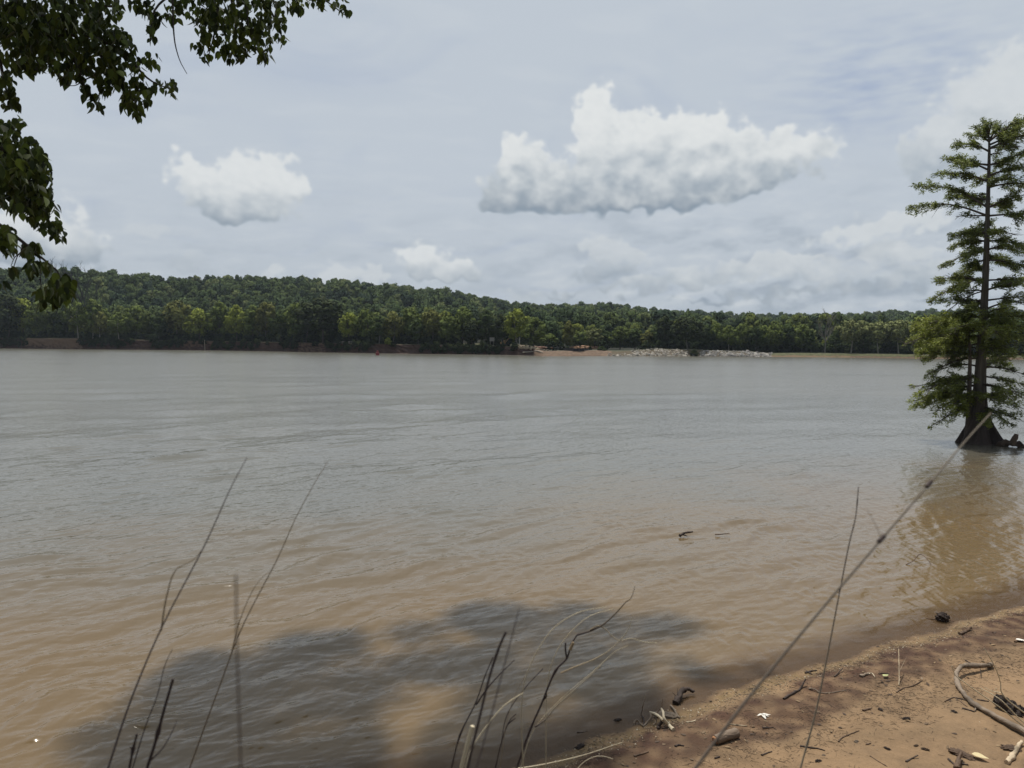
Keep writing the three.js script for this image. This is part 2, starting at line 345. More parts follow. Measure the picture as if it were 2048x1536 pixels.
// ================================================================== WATER
function rippleMap() {
  const S = 2048, L = 13, r = rng(42), hx = new Float32Array(S * S), hy = new Float32Array(S * S), cx = new Float32Array(S), sx = new Float32Array(S);
  const wind = Math.atan2(-0.62, 0.78);
  for (let k = 0; k < 84; k++) {
    const lam = 0.06 * Math.pow(9, Math.pow(r(), 0.85)), dir = wind + (r() + r() + r() - 1.5) * 1.15;
    const kx = Math.round((L / lam) * Math.cos(dir)), ky = Math.round((L / lam) * Math.sin(dir)); if (!kx && !ky) continue;
    const slope = 0.026 * (0.55 + 0.9 * r()), len = Math.hypot(kx, ky), ax = (slope * kx) / len, ay = (slope * ky) / len, ph = r() * 6.283;
    for (let x = 0; x < S; x++) { const a = (2 * Math.PI * kx * x) / S + ph; cx[x] = Math.cos(a); sx[x] = Math.sin(a); }
    for (let y = 0; y < S; y++) { const b = (2 * Math.PI * ky * y) / S, cb = Math.cos(b), sb = Math.sin(b), o = y * S; for (let x = 0; x < S; x++) { const c = cx[x] * cb - sx[x] * sb; hx[o + x] += ax * c; hy[o + x] += ay * c; } }
  }
  const d = new Uint8Array(S * S * 4);
  for (let i = 0; i < S * S; i++) { const l = Math.hypot(hx[i], hy[i], 1); d[i * 4] = (-hx[i] / l) * 127.5 + 127.5; d[i * 4 + 1] = (-hy[i] / l) * 127.5 + 127.5; d[i * 4 + 2] = 127.5 / l + 127.5; d[i * 4 + 3] = 255; }
  const t = new THREE.DataTexture(d, S, S, THREE.RGBAFormat);
  t.wrapS = t.wrapT = THREE.RepeatWrapping; t.magFilter = THREE.LinearFilter; t.minFilter = THREE.LinearMipmapLinearFilter; t.generateMipmaps = true; t.repeat.set(1 / L, 1 / L); t.needsUpdate = true;
  return t;
}
const WAVES = [];
{
  const r = rng(314), wind = Math.atan2(0.66, 0.75);
  for (let k = 0; k < 14; k++) { const lam = 1.9 * Math.pow(6, r()), dir = wind + (r() + r() - 1) * 0.9, q = (2 * Math.PI) / lam; WAVES.push({ lam, kx: Math.cos(dir) * q, kz: Math.sin(dir) * q, a: (0.019 * (0.6 + 0.8 * r())) / q, ph: r() * 6.283 }); }
  for (let k = 0; k < 15; k++) {
    const lam = 0.42 * Math.pow(4.2, r()), dir = wind + (r() + r() - 1) * 0.62, q = (2 * Math.PI) / lam;
    WAVES.push({ lam, kx: Math.cos(dir) * q, kz: Math.sin(dir) * q, a: (0.026 + 0.05 * Math.exp(-(Math.log(lam / 0.95) ** 2) / 0.22)) * (0.6 + 0.8 * r()) / q, ph: r() * 6.283 });
  }
}
const RIPPLES = [];
{
  const r = rng(42), wind = Math.atan2(0.62, 0.78);
  for (let k = 0; k < 52; k++) { const lam = 0.075 * Math.pow(7.5, Math.pow(r(), 0.85)), dir = wind + (r() + r() + r() - 1.5) * 1.15, q = (2 * Math.PI) / lam; RIPPLES.push({ lam, dir, kx: Math.cos(dir) * q, kz: Math.sin(dir) * q, a: (0.025 * (0.55 + 0.9 * r())) / q, ph: r() * 6.283 }); }
}
function waveY(x, z, s, wide, deep) {
  const calm = sstep(-0.25, -4.5, s), wx = x + 0.35 * N2(x * 0.35, z * 0.35), wz = z + 0.35 * N2(x * 0.35 + 40, z * 0.35), cell = Math.max(wide, deep), out = Math.hypot(x, z), ox = x / out, oz = z / out;
  const gust = 0.55 + 0.55 * N2(x * 0.09 + 3, z * 0.09) + 0.3 * N2b(x * 0.31, z * 0.31), left = 0.42 + 0.42 * sstep(6, -8, x + (z + 12) * 0.12);
  let h = 0, f = 0;
  for (const w of WAVES) { const fine = sstep(2.2, 4.5, w.lam / cell); if (fine > 0) { const a = Math.sin(w.kx * wx + w.kz * wz + w.ph); h += w.a * fine * (a - 0.28 * Math.cos(2 * (w.kx * wx + w.kz * wz + w.ph))); } }
  const lull = (0.45 + 0.6 * clamp(0.5 + 0.7 * N2(x * 0.22 + 60, z * 0.22))) * (0.35 + 0.65 * sstep(-0.1, -1.6, s));
  for (const w of RIPPLES) { const al = Math.abs(Math.cos(w.dir) * ox + Math.sin(w.dir) * oz), c = Math.hypot(al * deep, (1 - al) * wide), fine = sstep(2.2, 4.2, w.lam / c); if (fine > 0) f += w.a * fine * Math.sin(w.kx * wx + w.kz * wz + w.ph); }
  h *= calm * Math.max(0.15, gust) * left;
  // wavelets running in along the beach
  if (s > -5) {
    const m = s + 0.22 * N2(x * 0.5, z * 0.5) + 0.06 * N2(x * 2.1, z * 2.1);
    for (const [at, wd, hh] of [[-0.2, 0.06, 0.007], [-0.52, 0.075, 0.013], [-1.05, 0.12, 0.018], [-1.7, 0.17, 0.02], [-2.5, 0.22, 0.02], [-3.4, 0.26, 0.016]]) h += hh * Math.exp(-(((m - at) / wd) ** 2)) * clamp(0.55 + 0.8 * N2(x * 0.35 + at * 7, z * 0.35));
  }
  return h + f * lull;
}
function makeWater() {
  const p = [], u = [], u1 = [], c = [], idx = [];
  const angles = [...axis([[-88, -40, 2], [-40, 40, 0.135], [40, 88, 2]])].map((d) => (d * Math.PI) / 180), rad = [];
  for (let q = 660; q > 60; q -= 0.8) rad.push(EYE / (q / 770));
  for (let q = 60; q > 1; q -= Math.max(0.4, q * 0.02)) rad.push(EYE / (q / 770));
  rad.push(5200);
  const OFF = lin(97, 95, 86), NEAR = lin(111, 92, 63), EDGE = lin(112, 89, 62);
  for (const r of rad) for (const a of angles) {
    const x = r * Math.sin(a), z = -r * Math.cos(a), s = r < 70 ? inland(x, z) : -60, wide = r * 0.00235, deep = (0.8 * r * r) / (EYE * 770);
    const sw = s + 0.07 * N2(x * 1.1, z * 1.1) + 0.03 * N2(x * 3.7, z * 3.7);
    p.push(x, r < 420 ? waveY(x, z, s, wide, deep) : 0, z); u.push(x, -z); u1.push(clamp((r < 70 ? -s / 60 : 1) + 0.42 * fbm(x * 0.012 + 5, z * 0.045, 4) * sstep(14, 45, r), 0.005, 0.995), 0.5);
    const n = fbm(x * 0.16, z * 0.16, 3), f = sstep(-15, -0.6, s + n * 3);
    let col = mix3(OFF, NEAR, f); col = mix3(col, EDGE, sstep(-1, 0, s));
    c.push(col[0], col[1], col[2], mix(0.2, 1, sstep(0.02, -0.85, sw)));
  }
  const n = angles.length;
  for (let j = 0; j < rad.length - 1; j++) for (let i = 0; i < n - 1; i++) { const a = j * n + i, b = a + 1, d = a + n, e = d + 1; idx.push(a, b, d, b, e, d); }
  const g = new THREE.BufferGeometry();
  g.setAttribute('position', new THREE.Float32BufferAttribute(p, 3)); g.setAttribute('uv', new THREE.Float32BufferAttribute(u, 2)); g.setAttribute('color', new THREE.Float32BufferAttribute(c, 4)); g.setAttribute('uv1', new THREE.Float32BufferAttribute(u1, 2));
  g.setIndex(idx); g.computeVertexNormals();
  // sheltered water by the beach is smooth; out on the open river the wind roughens it
  const rough = bytesTexture(64, (x) => { const v = table([[0, 0.13], [10, 0.13], [22, 0.14], [40, 0.17], [60, 0.22]], (x / 63) * 60) * 255; return [v, v, v]; }); rough.channel = 1; rough.wrapS = rough.wrapT = THREE.ClampToEdgeWrapping;
  const m = new THREE.MeshPhysicalMaterial({ vertexColors: true, transparent: true, roughness: 1, roughnessMap: rough, ior: 1.4, normalMap: rippleMap(), normalScale: new THREE.Vector2(0.33, 0.33) });
  tag(meshOf('water', g, m), 'silty brown water of the river', null, null, 'structure');
}
makeWater();

// ================================================================== FAR SHORE
const EDGE_Y = [[-500, 692], [-200, 694.5], [0, 696.5], [150, 698.5], [300, 699.5], [450, 701], [600, 703.5], [750, 706.5], [900, 708.5], [1000, 709.5], [1062, 711], [1085, 712.5], [1200, 711.8], [1380, 712.5], [1540, 713.5], [1700, 715], [1850, 717], [2048, 719], [2300, 722], [2700, 726]];
const TOP_Y = [[-500, 668], [-200, 673], [0, 675.5], [60, 676], [150, 676], [300, 680], [450, 682.5], [600, 685], [750, 687.5], [900, 690], [1000, 692], [1050, 693.5], [1075, 699], [1090, 702.5], [1160, 702], [1195, 701], [1220, 702.5], [1270, 701], [1310, 698], [1370, 699.5], [1440, 701.5], [1500, 703], [1535, 706.5], [1600, 706], [1700, 707], [1850, 709], [2048, 711], [2300, 714], [2700, 718]];
const SKYLINE = [[-500, 560], [-200, 550], [0, 547], [100, 548], [190, 548], [260, 557], [330, 564], [420, 563], [500, 562], [560, 564], [620, 566], [700, 572], [760, 578], [830, 583], [900, 590], [960, 602], [1010, 612], [1060, 618], [1130, 619], [1220, 617], [1290, 625], [1340, 629], [1400, 631], [1460, 633], [1530, 635], [1600, 635], [1650, 634], [1700, 634], [1760, 631], [1850, 628], [2048, 626], [2300, 620], [2700, 610]];
const RIDGE = [[-500, 640], [0, 690], [600, 740], [900, 800], [1050, 880], [1150, 760], [1260, 820], [1330, 1050], [1500, 1200], [2048, 1250], [2700, 1100]];
const FOOT = [[-500, 60], [900, 80], [1080, 110], [1200, 130], [1400, 170], [2700, 200]];
const edgeRange = (px) => { const g = ground(px, table(EDGE_Y, px)); return Math.hypot(g.x, g.z); };
const steep = (px) => mix(2.2, 7, sstep(1060, 1090, px));
const bankTop = (px) => ranged(px, table(TOP_Y, px), edgeRange(px) + steep(px)).y;
function landY(px, r) {
  const D = edgeRange(px) + steep(px), y0 = bankTop(px), R = table(RIDGE, px), F = D + table(FOOT, px);
  if (r <= F) return y0 + 0.01 * Math.max(0, r - D);
  const yr = ranged(px, table(SKYLINE, px), R).y - 13;
  if (r >= R) return yr - (r - R) * 0.06;
  return mix(y0 + 0.01 * (F - D), yr, Math.pow(sstep(F, R + (R - F) * 0.12, r), 0.85) / Math.pow(sstep(F, R + (R - F) * 0.12, R), 0.85)) + 2.2 * N2(px * 0.01, r * 0.02) * sstep(R, R - 60, r) * sstep(F, F + 60, r);
}
function stand(px, r) { const a = bearing(px); return V(Math.sin(a) * r, landY(px, r), -Math.cos(a) * r); }
const CLAY = [[-60, -20], [55, 158], [262, 300], [366, 425], [520, 566], [596, 650], [748, 840], [1000, 1062]];
function makeFarLand() {
  const DIRT = lin(90, 72, 56), PALE = lin(120, 98, 78), RED = lin(60, 37, 31), GRASS = lin(60, 64, 34), FOREST = lin(30, 35, 20), DRYGRASS = lin(92, 92, 58), ORANGE = lin(104, 84, 60);
  const bankCol = (px, t, i) => {
    const n = 1.3 * fbm(px * 0.11, t * 3.2, 4, N2, 0.65), n2 = N2(px * 0.5, t * 9);
    if (px < 1068) {
      let c = mix3(RED, mix3(RED, DIRT, 0.5), clamp(0.4 + n));
      if (px > 50 && px < 165) c = mix3(c, PALE, sstep(0.1, 0.5, t + 0.35 * n + sstep(80, 140, px) * 0.25) * 0.85);
      if (px > 366 && px < 425) c = mix3(c, PALE, 0.55 * sstep(0.3, 0.7, t + n * 0.5));
      if (px > 596 && px < 650) c = mix3(c, PALE, 0.6 * clamp(0.5 + n * 2));
      if (t > 0.93) c = mix3(c, GRASS, 0.75);
      return mix3(c, RED, 0.25 * clamp(n2));
    }
    if (px < 1225) return mix3(mix3(DIRT, PALE, clamp(0.4 + 1.2 * n)), RED, 0.35 * sstep(0.2, 0, t));
    if (px < 1538) return mix3(DIRT, GRASS, 0.4 + 0.4 * sstep(0.85, 1, t));
    return t > 0.38 + 0.35 * n ? mix3(GRASS, DRYGRASS, clamp(0.4 + n)) : mix3(ORANGE, px > 1700 ? RED : ORANGE, clamp(0.4 + 0.7 * n));
  };
  const pxs = []; for (let x = -700; x <= 2900; x += x > -150 && x < 2200 ? 3 : 25) pxs.push(x);
  const build = (name, rows, label) => {
    const p = [], c = [], u = [], idx = [];
    for (const x of pxs) { const rr = rows(x); for (const [pt, col] of rr) { p.push(pt.x, pt.y, pt.z); c.push(...col); u.push(pt.x, pt.z); } }
    const m = rows(0).length;
    for (let i = 0; i < pxs.length - 1; i++) for (let j = 0; j < m - 1; j++) { const a = i * m + j, b = a + 1, d = a + m, e = d + 1; idx.push(a, d, b, b, d, e); }
    const g = new THREE.BufferGeometry();
    g.setAttribute('position', new THREE.Float32BufferAttribute(p, 3)); g.setAttribute('uv', new THREE.Float32BufferAttribute(u, 2)); g.setAttribute('color', new THREE.Float32BufferAttribute(c, 3));
    g.setIndex(idx); g.computeVertexNormals();
    tag(meshOf(name, g, M.farWood), label, null, null, 'structure');
  };
  build('river_bank', (px) => {
    const D = edgeRange(px), w = steep(px), y1 = bankTop(px), a = bearing(px), rows = [[V(Math.sin(a) * (D - 6), -1.5, -Math.cos(a) * (D - 6)), RED]];
    for (let k = 0; k <= 10; k++) {
      const t = k / 10, prof = px < 1068 ? Math.pow(t, 0.7) : t, rough = px < 1068 ? 0.9 * fbm(px * 0.07, t * 2.5, 3) : 0.25 * N2(px * 0.05, t * 3);
      const r = D + w * prof * 0.9 + rough * sstep(0, 0.2, t) * sstep(1, 0.8, t), y = k === 10 ? y1 : y1 * t + (k ? rough * 0.25 * sstep(1, 0.6, t) : -0.1);
      rows.push([V(Math.sin(a) * r, y, -Math.cos(a) * r), bankCol(px, t, k)]);
    }
    for (const e of [1.5, 4, 8, 14, 22]) { const s = stand(px, D + w + e), n = fbm(px * 0.03, e * 0.4, 3); rows.push([s, px > 1068 && px < 1225 ? mix3(DIRT, GRASS, sstep(4, 14, e)) : mix3(GRASS, px > 930 && px < 1070 ? DRYGRASS : FOREST, clamp((px < 930 ? e / 10 : 0.5) + n))]); }
    return rows;
  }, 'eroded red clay river bank on the far side');
  build('hill', (px) => {
    const D = edgeRange(px) + steep(px) + 21.9, R = table(RIDGE, px), rows = [[stand(px, D).setY(landY(px, D) - 0.06), FOREST]];
    for (let k = 1; k <= 26; k++) { const r = mix(D, R, k / 26); rows.push([stand(px, r), px > 900 && px < 1075 && r < D + 60 ? DRYGRASS : FOREST]); }
    for (const e of [120, 400, 1200, 3200]) rows.push([stand(px, R + e), FOREST]);
    return rows;
  }, 'long wooded hill behind the far bank');
}
makeFarLand();

// ================================================================== FAR TREES
// a crown of leaf clumps spread through lumps; the unit tree is 1 high and 1 wide
function crownGeo(kind, seed, leaves, size, soft = 0) {
  const r = rng(seed), g = new Geo(), lumps = [];
  const low = { round: 0.24, tall: 0.2, slender: 0.16, wide: 0.3, cone: 0.06, bush: 0.0, open: 0.36 }[kind];
  const prof = (t) => ({ round: Math.pow(Math.sin(Math.PI * mix(0.12, 0.94, t)), 0.6), tall: Math.pow(Math.sin(Math.PI * mix(0.14, 0.95, Math.pow(t, 0.9))), 0.75), slender: 0.8 * Math.pow(Math.sin(Math.PI * mix(0.16, 0.96, t)), 0.8), wide: Math.pow(Math.sin(Math.PI * mix(0.2, 0.9, t)), 0.5), cone: 1.02 - t * 0.92, bush: Math.pow(Math.cos(t * 1.45), 0.6), open: Math.pow(Math.sin(Math.PI * mix(0.15, 0.93, t)), 0.7) })[kind];
  const n = { round: 22, tall: 20, slender: 16, wide: 24, cone: 26, bush: 12, open: 15 }[kind];
  for (let k = 0; k < n; k++) {
    const t = (k + r()) / n, R = 0.5 * prof(t), a = k * 2.4 + r() * 1.3, q = Math.sqrt(mix(0.12, 1, r())) * (kind === 'open' ? 1 : 0.86);
    const s = (kind === 'cone' ? 0.1 + 0.05 * r() : 0.12 + 0.1 * r()) * mix(1, 0.75, t);
    lumps.push({ x: Math.cos(a) * (R - s * 0.55) * q, y: mix(low + 0.05, 0.94, t) + (r() - 0.5) * 0.04, z: Math.sin(a) * (R - s * 0.55) * q, s, tone: soft ? 0.88 + 0.24 * r() : 0.78 + 0.44 * r() });
  }
  const top = lumps[n - 1]; top.x *= 0.4; top.z *= 0.4;
  const d = V(0, 0, 0), c = V(0, 0, 0), al = V(0, 0, 0), ac = V(0, 0, 0), nn = V(0, 0, 0);
  for (let k = 0; k < leaves; k++) {
    const L = lumps[(r() * n) | 0];
    d.set(r() * 2 - 1, r() * 2 - 0.8, r() * 2 - 1).normalize();
    const q = L.s * Math.pow(r(), 0.3) * (0.85 + 0.35 * r());
    c.set(L.x + d.x * q, L.y + d.y * q * (kind === 'cone' ? 0.6 : 0.8), L.z + d.z * q);
    nn.set(c.x * 0.8, (c.y - 0.5) * 0.5 + 0.18, c.z * 0.8).normalize().multiplyScalar(0.5 + soft).addScaledVector(d, 0.65).add(V((r() - 0.5) * 0.7, (r() - 0.5) * 0.7, (r() - 0.5) * 0.7)).normalize();
    al.set(r() - 0.5, r() - 0.5, r() - 0.5).cross(d).normalize(); ac.crossVectors(d, al).addScaledVector(d, (r() - 0.5) * 0.9).normalize();
    const s = size * (0.55 + 0.8 * r());
    const v = L.tone * (0.8 + 0.4 * r()) * (0.9 + 0.2 * c.y);
    g.face(c, al.multiplyScalar(s), ac.multiplyScalar(s * 0.62), nn, [v, v, v * 0.95]);
  }
  return { geo: g.build(), lumps };
}
function trunkGeo(kind, seed, lumps, thick, lean = 0) {
  const r = rng(seed), g = new Geo(), top = { round: 0.62, tall: 0.75, slender: 0.85, wide: 0.5, cone: 0.9, open: 0.7 }[kind] ?? 0.6;
  const pts = [0, 0.15, 0.32, 0.5, 0.75, 1].map((t) => V(lean * t * 0.25 + (r() - 0.5) * 0.03 * t, -0.03 + t * top, (r() - 0.5) * 0.03 * t));
  const col = [1, 1, 1];
  g.tube(curve(pts, 10), [thick, thick * 0.35], 6, col);
  for (let k = 0; k < lumps.length; k += 3) { const L = lumps[k], t = clamp(L.y / top * 0.75, 0.3, 0.95), s = V(lean * t * 0.25, t * top, 0); g.tube([s, V(mix(s.x, L.x, 0.5), mix(s.y, L.y, 0.55) + 0.02, L.z * 0.45), V(L.x, L.y, L.z)], [thick * 0.4, thick * 0.12], 4, col, false); }
  return g.build();
}
const KINDS = {};
for (const [kind, seeds] of Object.entries({ round: [3, 14, 25], tall: [4, 15], slender: [6, 17], wide: [7, 18], cone: [8], open: [9, 20] })) {
  KINDS[kind] = seeds.map((s) => { const c = crownGeo(kind, s, kind === 'open' ? 1500 : 2300, kind === 'cone' ? 0.03 : 0.036); return { crown: c.geo, trunk: trunkGeo(kind, s + 50, c.lumps, 0.022, (s % 3 - 1) * 0.3) }; });
}
// leaf greens (own colours) and bark colours
const GREEN = { dark: [0.026, 0.036, 0.013], deep: [0.036, 0.054, 0.016], mid: [0.082, 0.108, 0.026], olive: [0.105, 0.112, 0.032], bright: [0.15, 0.178, 0.03], pale: [0.13, 0.145, 0.06] };
const leafMat = {}, barkMat = {};
for (const [k, c] of Object.entries(GREEN)) leafMat[k] = new THREE.MeshPhysicalMaterial({ specularIntensity: 0.15, color: new THREE.Color().setRGB(...c.map((x) => x * 1.12)), vertexColors: true, roughness: 0.85, side: THREE.DoubleSide });
for (const [k, c] of Object.entries({ pale: [0.27, 0.25, 0.21], brown: [0.06, 0.048, 0.038], grey: [0.14, 0.13, 0.11] })) barkMat[k] = new THREE.MeshStandardMaterial({ color: new THREE.Color().setRGB(...c), roughness: 0.95 });
const LANDMARKS = [[105, 'the bare clay scar'], [410, 'the pale post on the bank'], [755, 'the red buoy'], [984, 'the grey signboard'], [1130, 'the black silt fence'], [1380, 'the white rock bank'], [1648, 'the bare grey tree'], [1955, 'the tree standing in the water']];
const ORD = ['first', 'second', 'third', 'fourth', 'fifth', 'sixth', 'seventh', 'eighth', 'ninth', 'tenth', 'eleventh', 'twelfth'];
const TONE = { dark: 'very dark green', deep: 'dark green', mid: 'mid green', olive: 'olive green', bright: 'bright yellow-green', pale: 'pale grey-green' };
const SHAPE = { round: 'round-crowned', tall: 'tall oval', slender: 'slender', wide: 'broad spreading', cone: 'cone-shaped', open: 'open-crowned' };
// px of the trunk, top of the crown, width of the crown, kind, leaf, bark, metres behind the bank edge
const FRONT = [
  [-20, 580, 80, 'round', 'dark', 'brown', 6], [18, 592, 66, 'tall', 'dark', 'brown', 3], [47, 598, 52, 'round', 'bright', 'brown', 14], [78, 606, 46, 'tall', 'mid', 'brown', 7], [104, 612, 44, 'round', 'mid', 'brown', 12], [132, 606, 50, 'tall', 'deep', 'brown', 9], [157, 604, 48, 'open', 'mid', 'pale', 4], [186, 600, 50, 'tall', 'mid', 'pale', 6], [200, 622, 40, 'slender', 'olive', 'pale', 3], [238, 626, 46, 'round', 'mid', 'pale', 3], [272, 612, 54, 'round', 'mid', 'brown', 12], [318, 624, 46, 'round', 'deep', 'brown', 4], [354, 604, 62, 'wide', 'olive', 'grey', 9], [398, 618, 58, 'round', 'bright', 'brown', 5], [440, 606, 60, 'tall', 'mid', 'brown', 9], [474, 612, 50, 'round', 'bright', 'brown', 6], [506, 614, 52, 'tall', 'mid', 'brown', 8], [532, 606, 54, 'round', 'olive', 'grey', 12], [562, 622, 50, 'round', 'deep', 'brown', 5], [592, 608, 58, 'tall', 'mid', 'brown', 9], [646, 600, 104, 'wide', 'dark', 'brown', 4], [612, 614, 60, 'round', 'deep', 'brown', 6], [700, 626, 54, 'round', 'bright', 'brown', 7], [732, 620, 52, 'tall', 'mid', 'brown', 10], [758, 632, 48, 'round', 'deep', 'grey', 5], [786, 624, 56, 'round', 'olive', 'grey', 7], [822, 618, 58, 'round', 'mid', 'brown', 11], [836, 640, 44, 'tall', 'deep', 'brown', 4], [866, 622, 58, 'wide', 'olive', 'grey', 8], [892, 634, 46, 'round', 'mid', 'brown', 5], [925, 616, 62, 'round', 'mid', 'brown', 10], [944, 640, 50, 'round', 'dark', 'brown', 5], [972, 622, 56, 'tall', 'deep', 'brown', 9], [1004, 630, 56, 'round', 'dark', 'brown', 5], [1034, 618, 62, 'round', 'bright', 'pale', 8], [1068, 636, 54, 'tall', 'mid', 'brown', 6],
  [1098, 668, 46, 'round', 'mid', 'brown', 42], [1137, 642, 34, 'slender', 'olive', 'pale', 30], [1160, 664, 46, 'round', 'mid', 'brown', 40], [1188, 658, 44, 'open', 'pale', 'brown', 38], [1214, 664, 42, 'tall', 'deep', 'brown', 42], [1240, 654, 50, 'round', 'mid', 'brown', 32], [1270, 658, 46, 'tall', 'deep', 'brown', 26], [1298, 660, 42, 'round', 'olive', 'brown', 22], [1330, 634, 50, 'tall', 'dark', 'brown', 18], [1376, 636, 74, 'wide', 'dark', 'grey', 6], [1412, 650, 40, 'round', 'deep', 'brown', 14], [1432, 648, 42, 'tall', 'mid', 'brown', 14], [1458, 652, 46, 'round', 'mid', 'pale', 12], [1486, 648, 44, 'tall', 'mid', 'brown', 16], [1512, 654, 42, 'round', 'deep', 'brown', 12], [1546, 644, 60, 'round', 'mid', 'brown', 14], [1578, 648, 48, 'tall', 'deep', 'brown', 15], [1604, 650, 44, 'round', 'mid', 'brown', 13], [1622, 660, 36, 'cone', 'deep', 'brown', 9], [1672, 660, 44, 'cone', 'deep', 'brown', 9], [1702, 640, 64, 'open', 'pale', 'pale', 8], [1728, 664, 40, 'round', 'deep', 'brown', 12], [1757, 644, 54, 'open', 'pale', 'pale', 9], [1780, 654, 46, 'tall', 'deep', 'brown', 14], [1798, 640, 56, 'open', 'pale', 'pale', 8], [1828, 652, 44, 'round', 'mid', 'pale', 10], [1848, 636, 58, 'round', 'bright', 'brown', 8], [1884, 640, 56, 'round', 'olive', 'brown', 10], [1920, 646, 54, 'tall', 'mid', 'brown', 9], [1985, 644, 60, 'round', 'mid', 'brown', 10], [2030, 640, 60, 'round', 'deep', 'brown', 9],
];
function farTrees() {
  const protos = {}, bySide = {};
  for (const f of FRONT) {
    const L = LANDMARKS.reduce((b, l) => (Math.abs(l[0] - f[0]) < Math.abs(b[0] - f[0]) ? l : b)), side = f[0] < L[0] ? 'left' : 'right';
    (bySide[L[1] + '|' + side] ??= []).push(f); f.mark = [L, side];
  }
  for (const list of Object.values(bySide)) list.sort((a, b) => Math.abs(a[0] - a.mark[0][0]) - Math.abs(b[0] - b.mark[0][0]));
  FRONT.forEach((f, i) => {
    const [px, topY, wpx, kind, tone, bk, back] = f, r = rng(i * 71 + 5), D = edgeRange(px) + steep(px) + back, at = stand(px, D);
    const h = ranged(px, topY, D).y - at.y, w = (wpx / 1540) * D * 1.12, pick = KINDS[kind][i % KINDS[kind].length], key = kind + (i % KINDS[kind].length);
    let t;
    if (!protos[key]) { t = base('tree'); meshOf('trunk', pick.trunk, barkMat[bk], t); meshOf('crown', pick.crown, leafMat[tone], t); protos[key] = t; } else { t = copyOf(protos[key], 'tree'); t.children[0].material = barkMat[bk]; t.children[1].material = leafMat[tone]; }
    t.position.copy(at); t.rotation.set(0, r() * 6.28, 0); t.scale.set(w, h, w);
    const [L, side] = f.mark, n = bySide[L[1] + '|' + side].indexOf(f);
    tag(t, `${TONE[tone]} ${SHAPE[kind]} far-bank tree, ${ORD[n]} ${side} of ${L[1]}`, 'tree', 'trees along the far bank');
  });
}
farTrees();

// bare trees
function bareGeo(seed, spread, depth0 = 4) {
  const g = new Geo(), r = rng(seed);
  const grow = (p, d, len, rad, depth) => {
    const n = 4, pts = [p.clone()]; let q = p.clone(), dir = d.clone();
    for (let k = 0; k < n; k++) { dir.add(V((r() - 0.5) * 0.24, 0.07, (r() - 0.5) * 0.24)).normalize(); q = q.clone().addScaledVector(dir, len / n); pts.push(q); }
    g.tube(pts, [rad, rad * 0.55], 4, [1, 1, 1], false);
    if (depth <= 0) return;
    const kids = depth === depth0 ? 6 : 3 + ((r() * 2) | 0);
    for (let k = 0; k < kids; k++) { const j = 1 + ((r() * n) | 0), a = r() * 6.28; grow(pts[Math.min(j + (depth === depth0 ? 1 : 0), n)], dir.clone().add(V(Math.cos(a), 0.1, Math.sin(a)).multiplyScalar(spread)).normalize(), len * (0.45 + 0.2 * r()), rad * 0.5, depth - 1); }
  };
  grow(V(0, -0.02, 0), V(0, 1, 0), 0.62, 0.022, depth0);
  return g.build();
}
{
  const put = (px, topY, back, seed, spread, c, label, wide) => {
    const D = edgeRange(px) + steep(px) + back, at = stand(px, D), h = ranged(px, topY, D).y - at.y;
    const t = meshOf('bare_tree', bareGeo(seed, spread), new THREE.MeshStandardMaterial({ color: new THREE.Color().setRGB(...c), roughness: 0.95 }));
    t.position.copy(at); t.scale.set(h * wide, h, h * wide);
    tag(t, label, 'bare tree', 'leafless trees on the far side');
  };
  put(1650, 628, 7, 5, 0.75, [0.2, 0.19, 0.17], 'bare grey tree with a pale trunk among the dark trees right of the rock bank', 0.9);
  put(158, 536, 55, 9, 0.5, [0.035, 0.035, 0.03], 'dark leafless tree standing above the crowns over the clay scar', 1.1);
  put(172, 545, 60, 12, 0.5, [0.04, 0.04, 0.035], 'shorter dark leafless tree just right of the taller bare one on the left', 1);
  put(1914, 628, 60, 21, 0.6, [0.16, 0.16, 0.15], 'pale leafless tree on the ridge behind the tree in the water', 0.7);
}

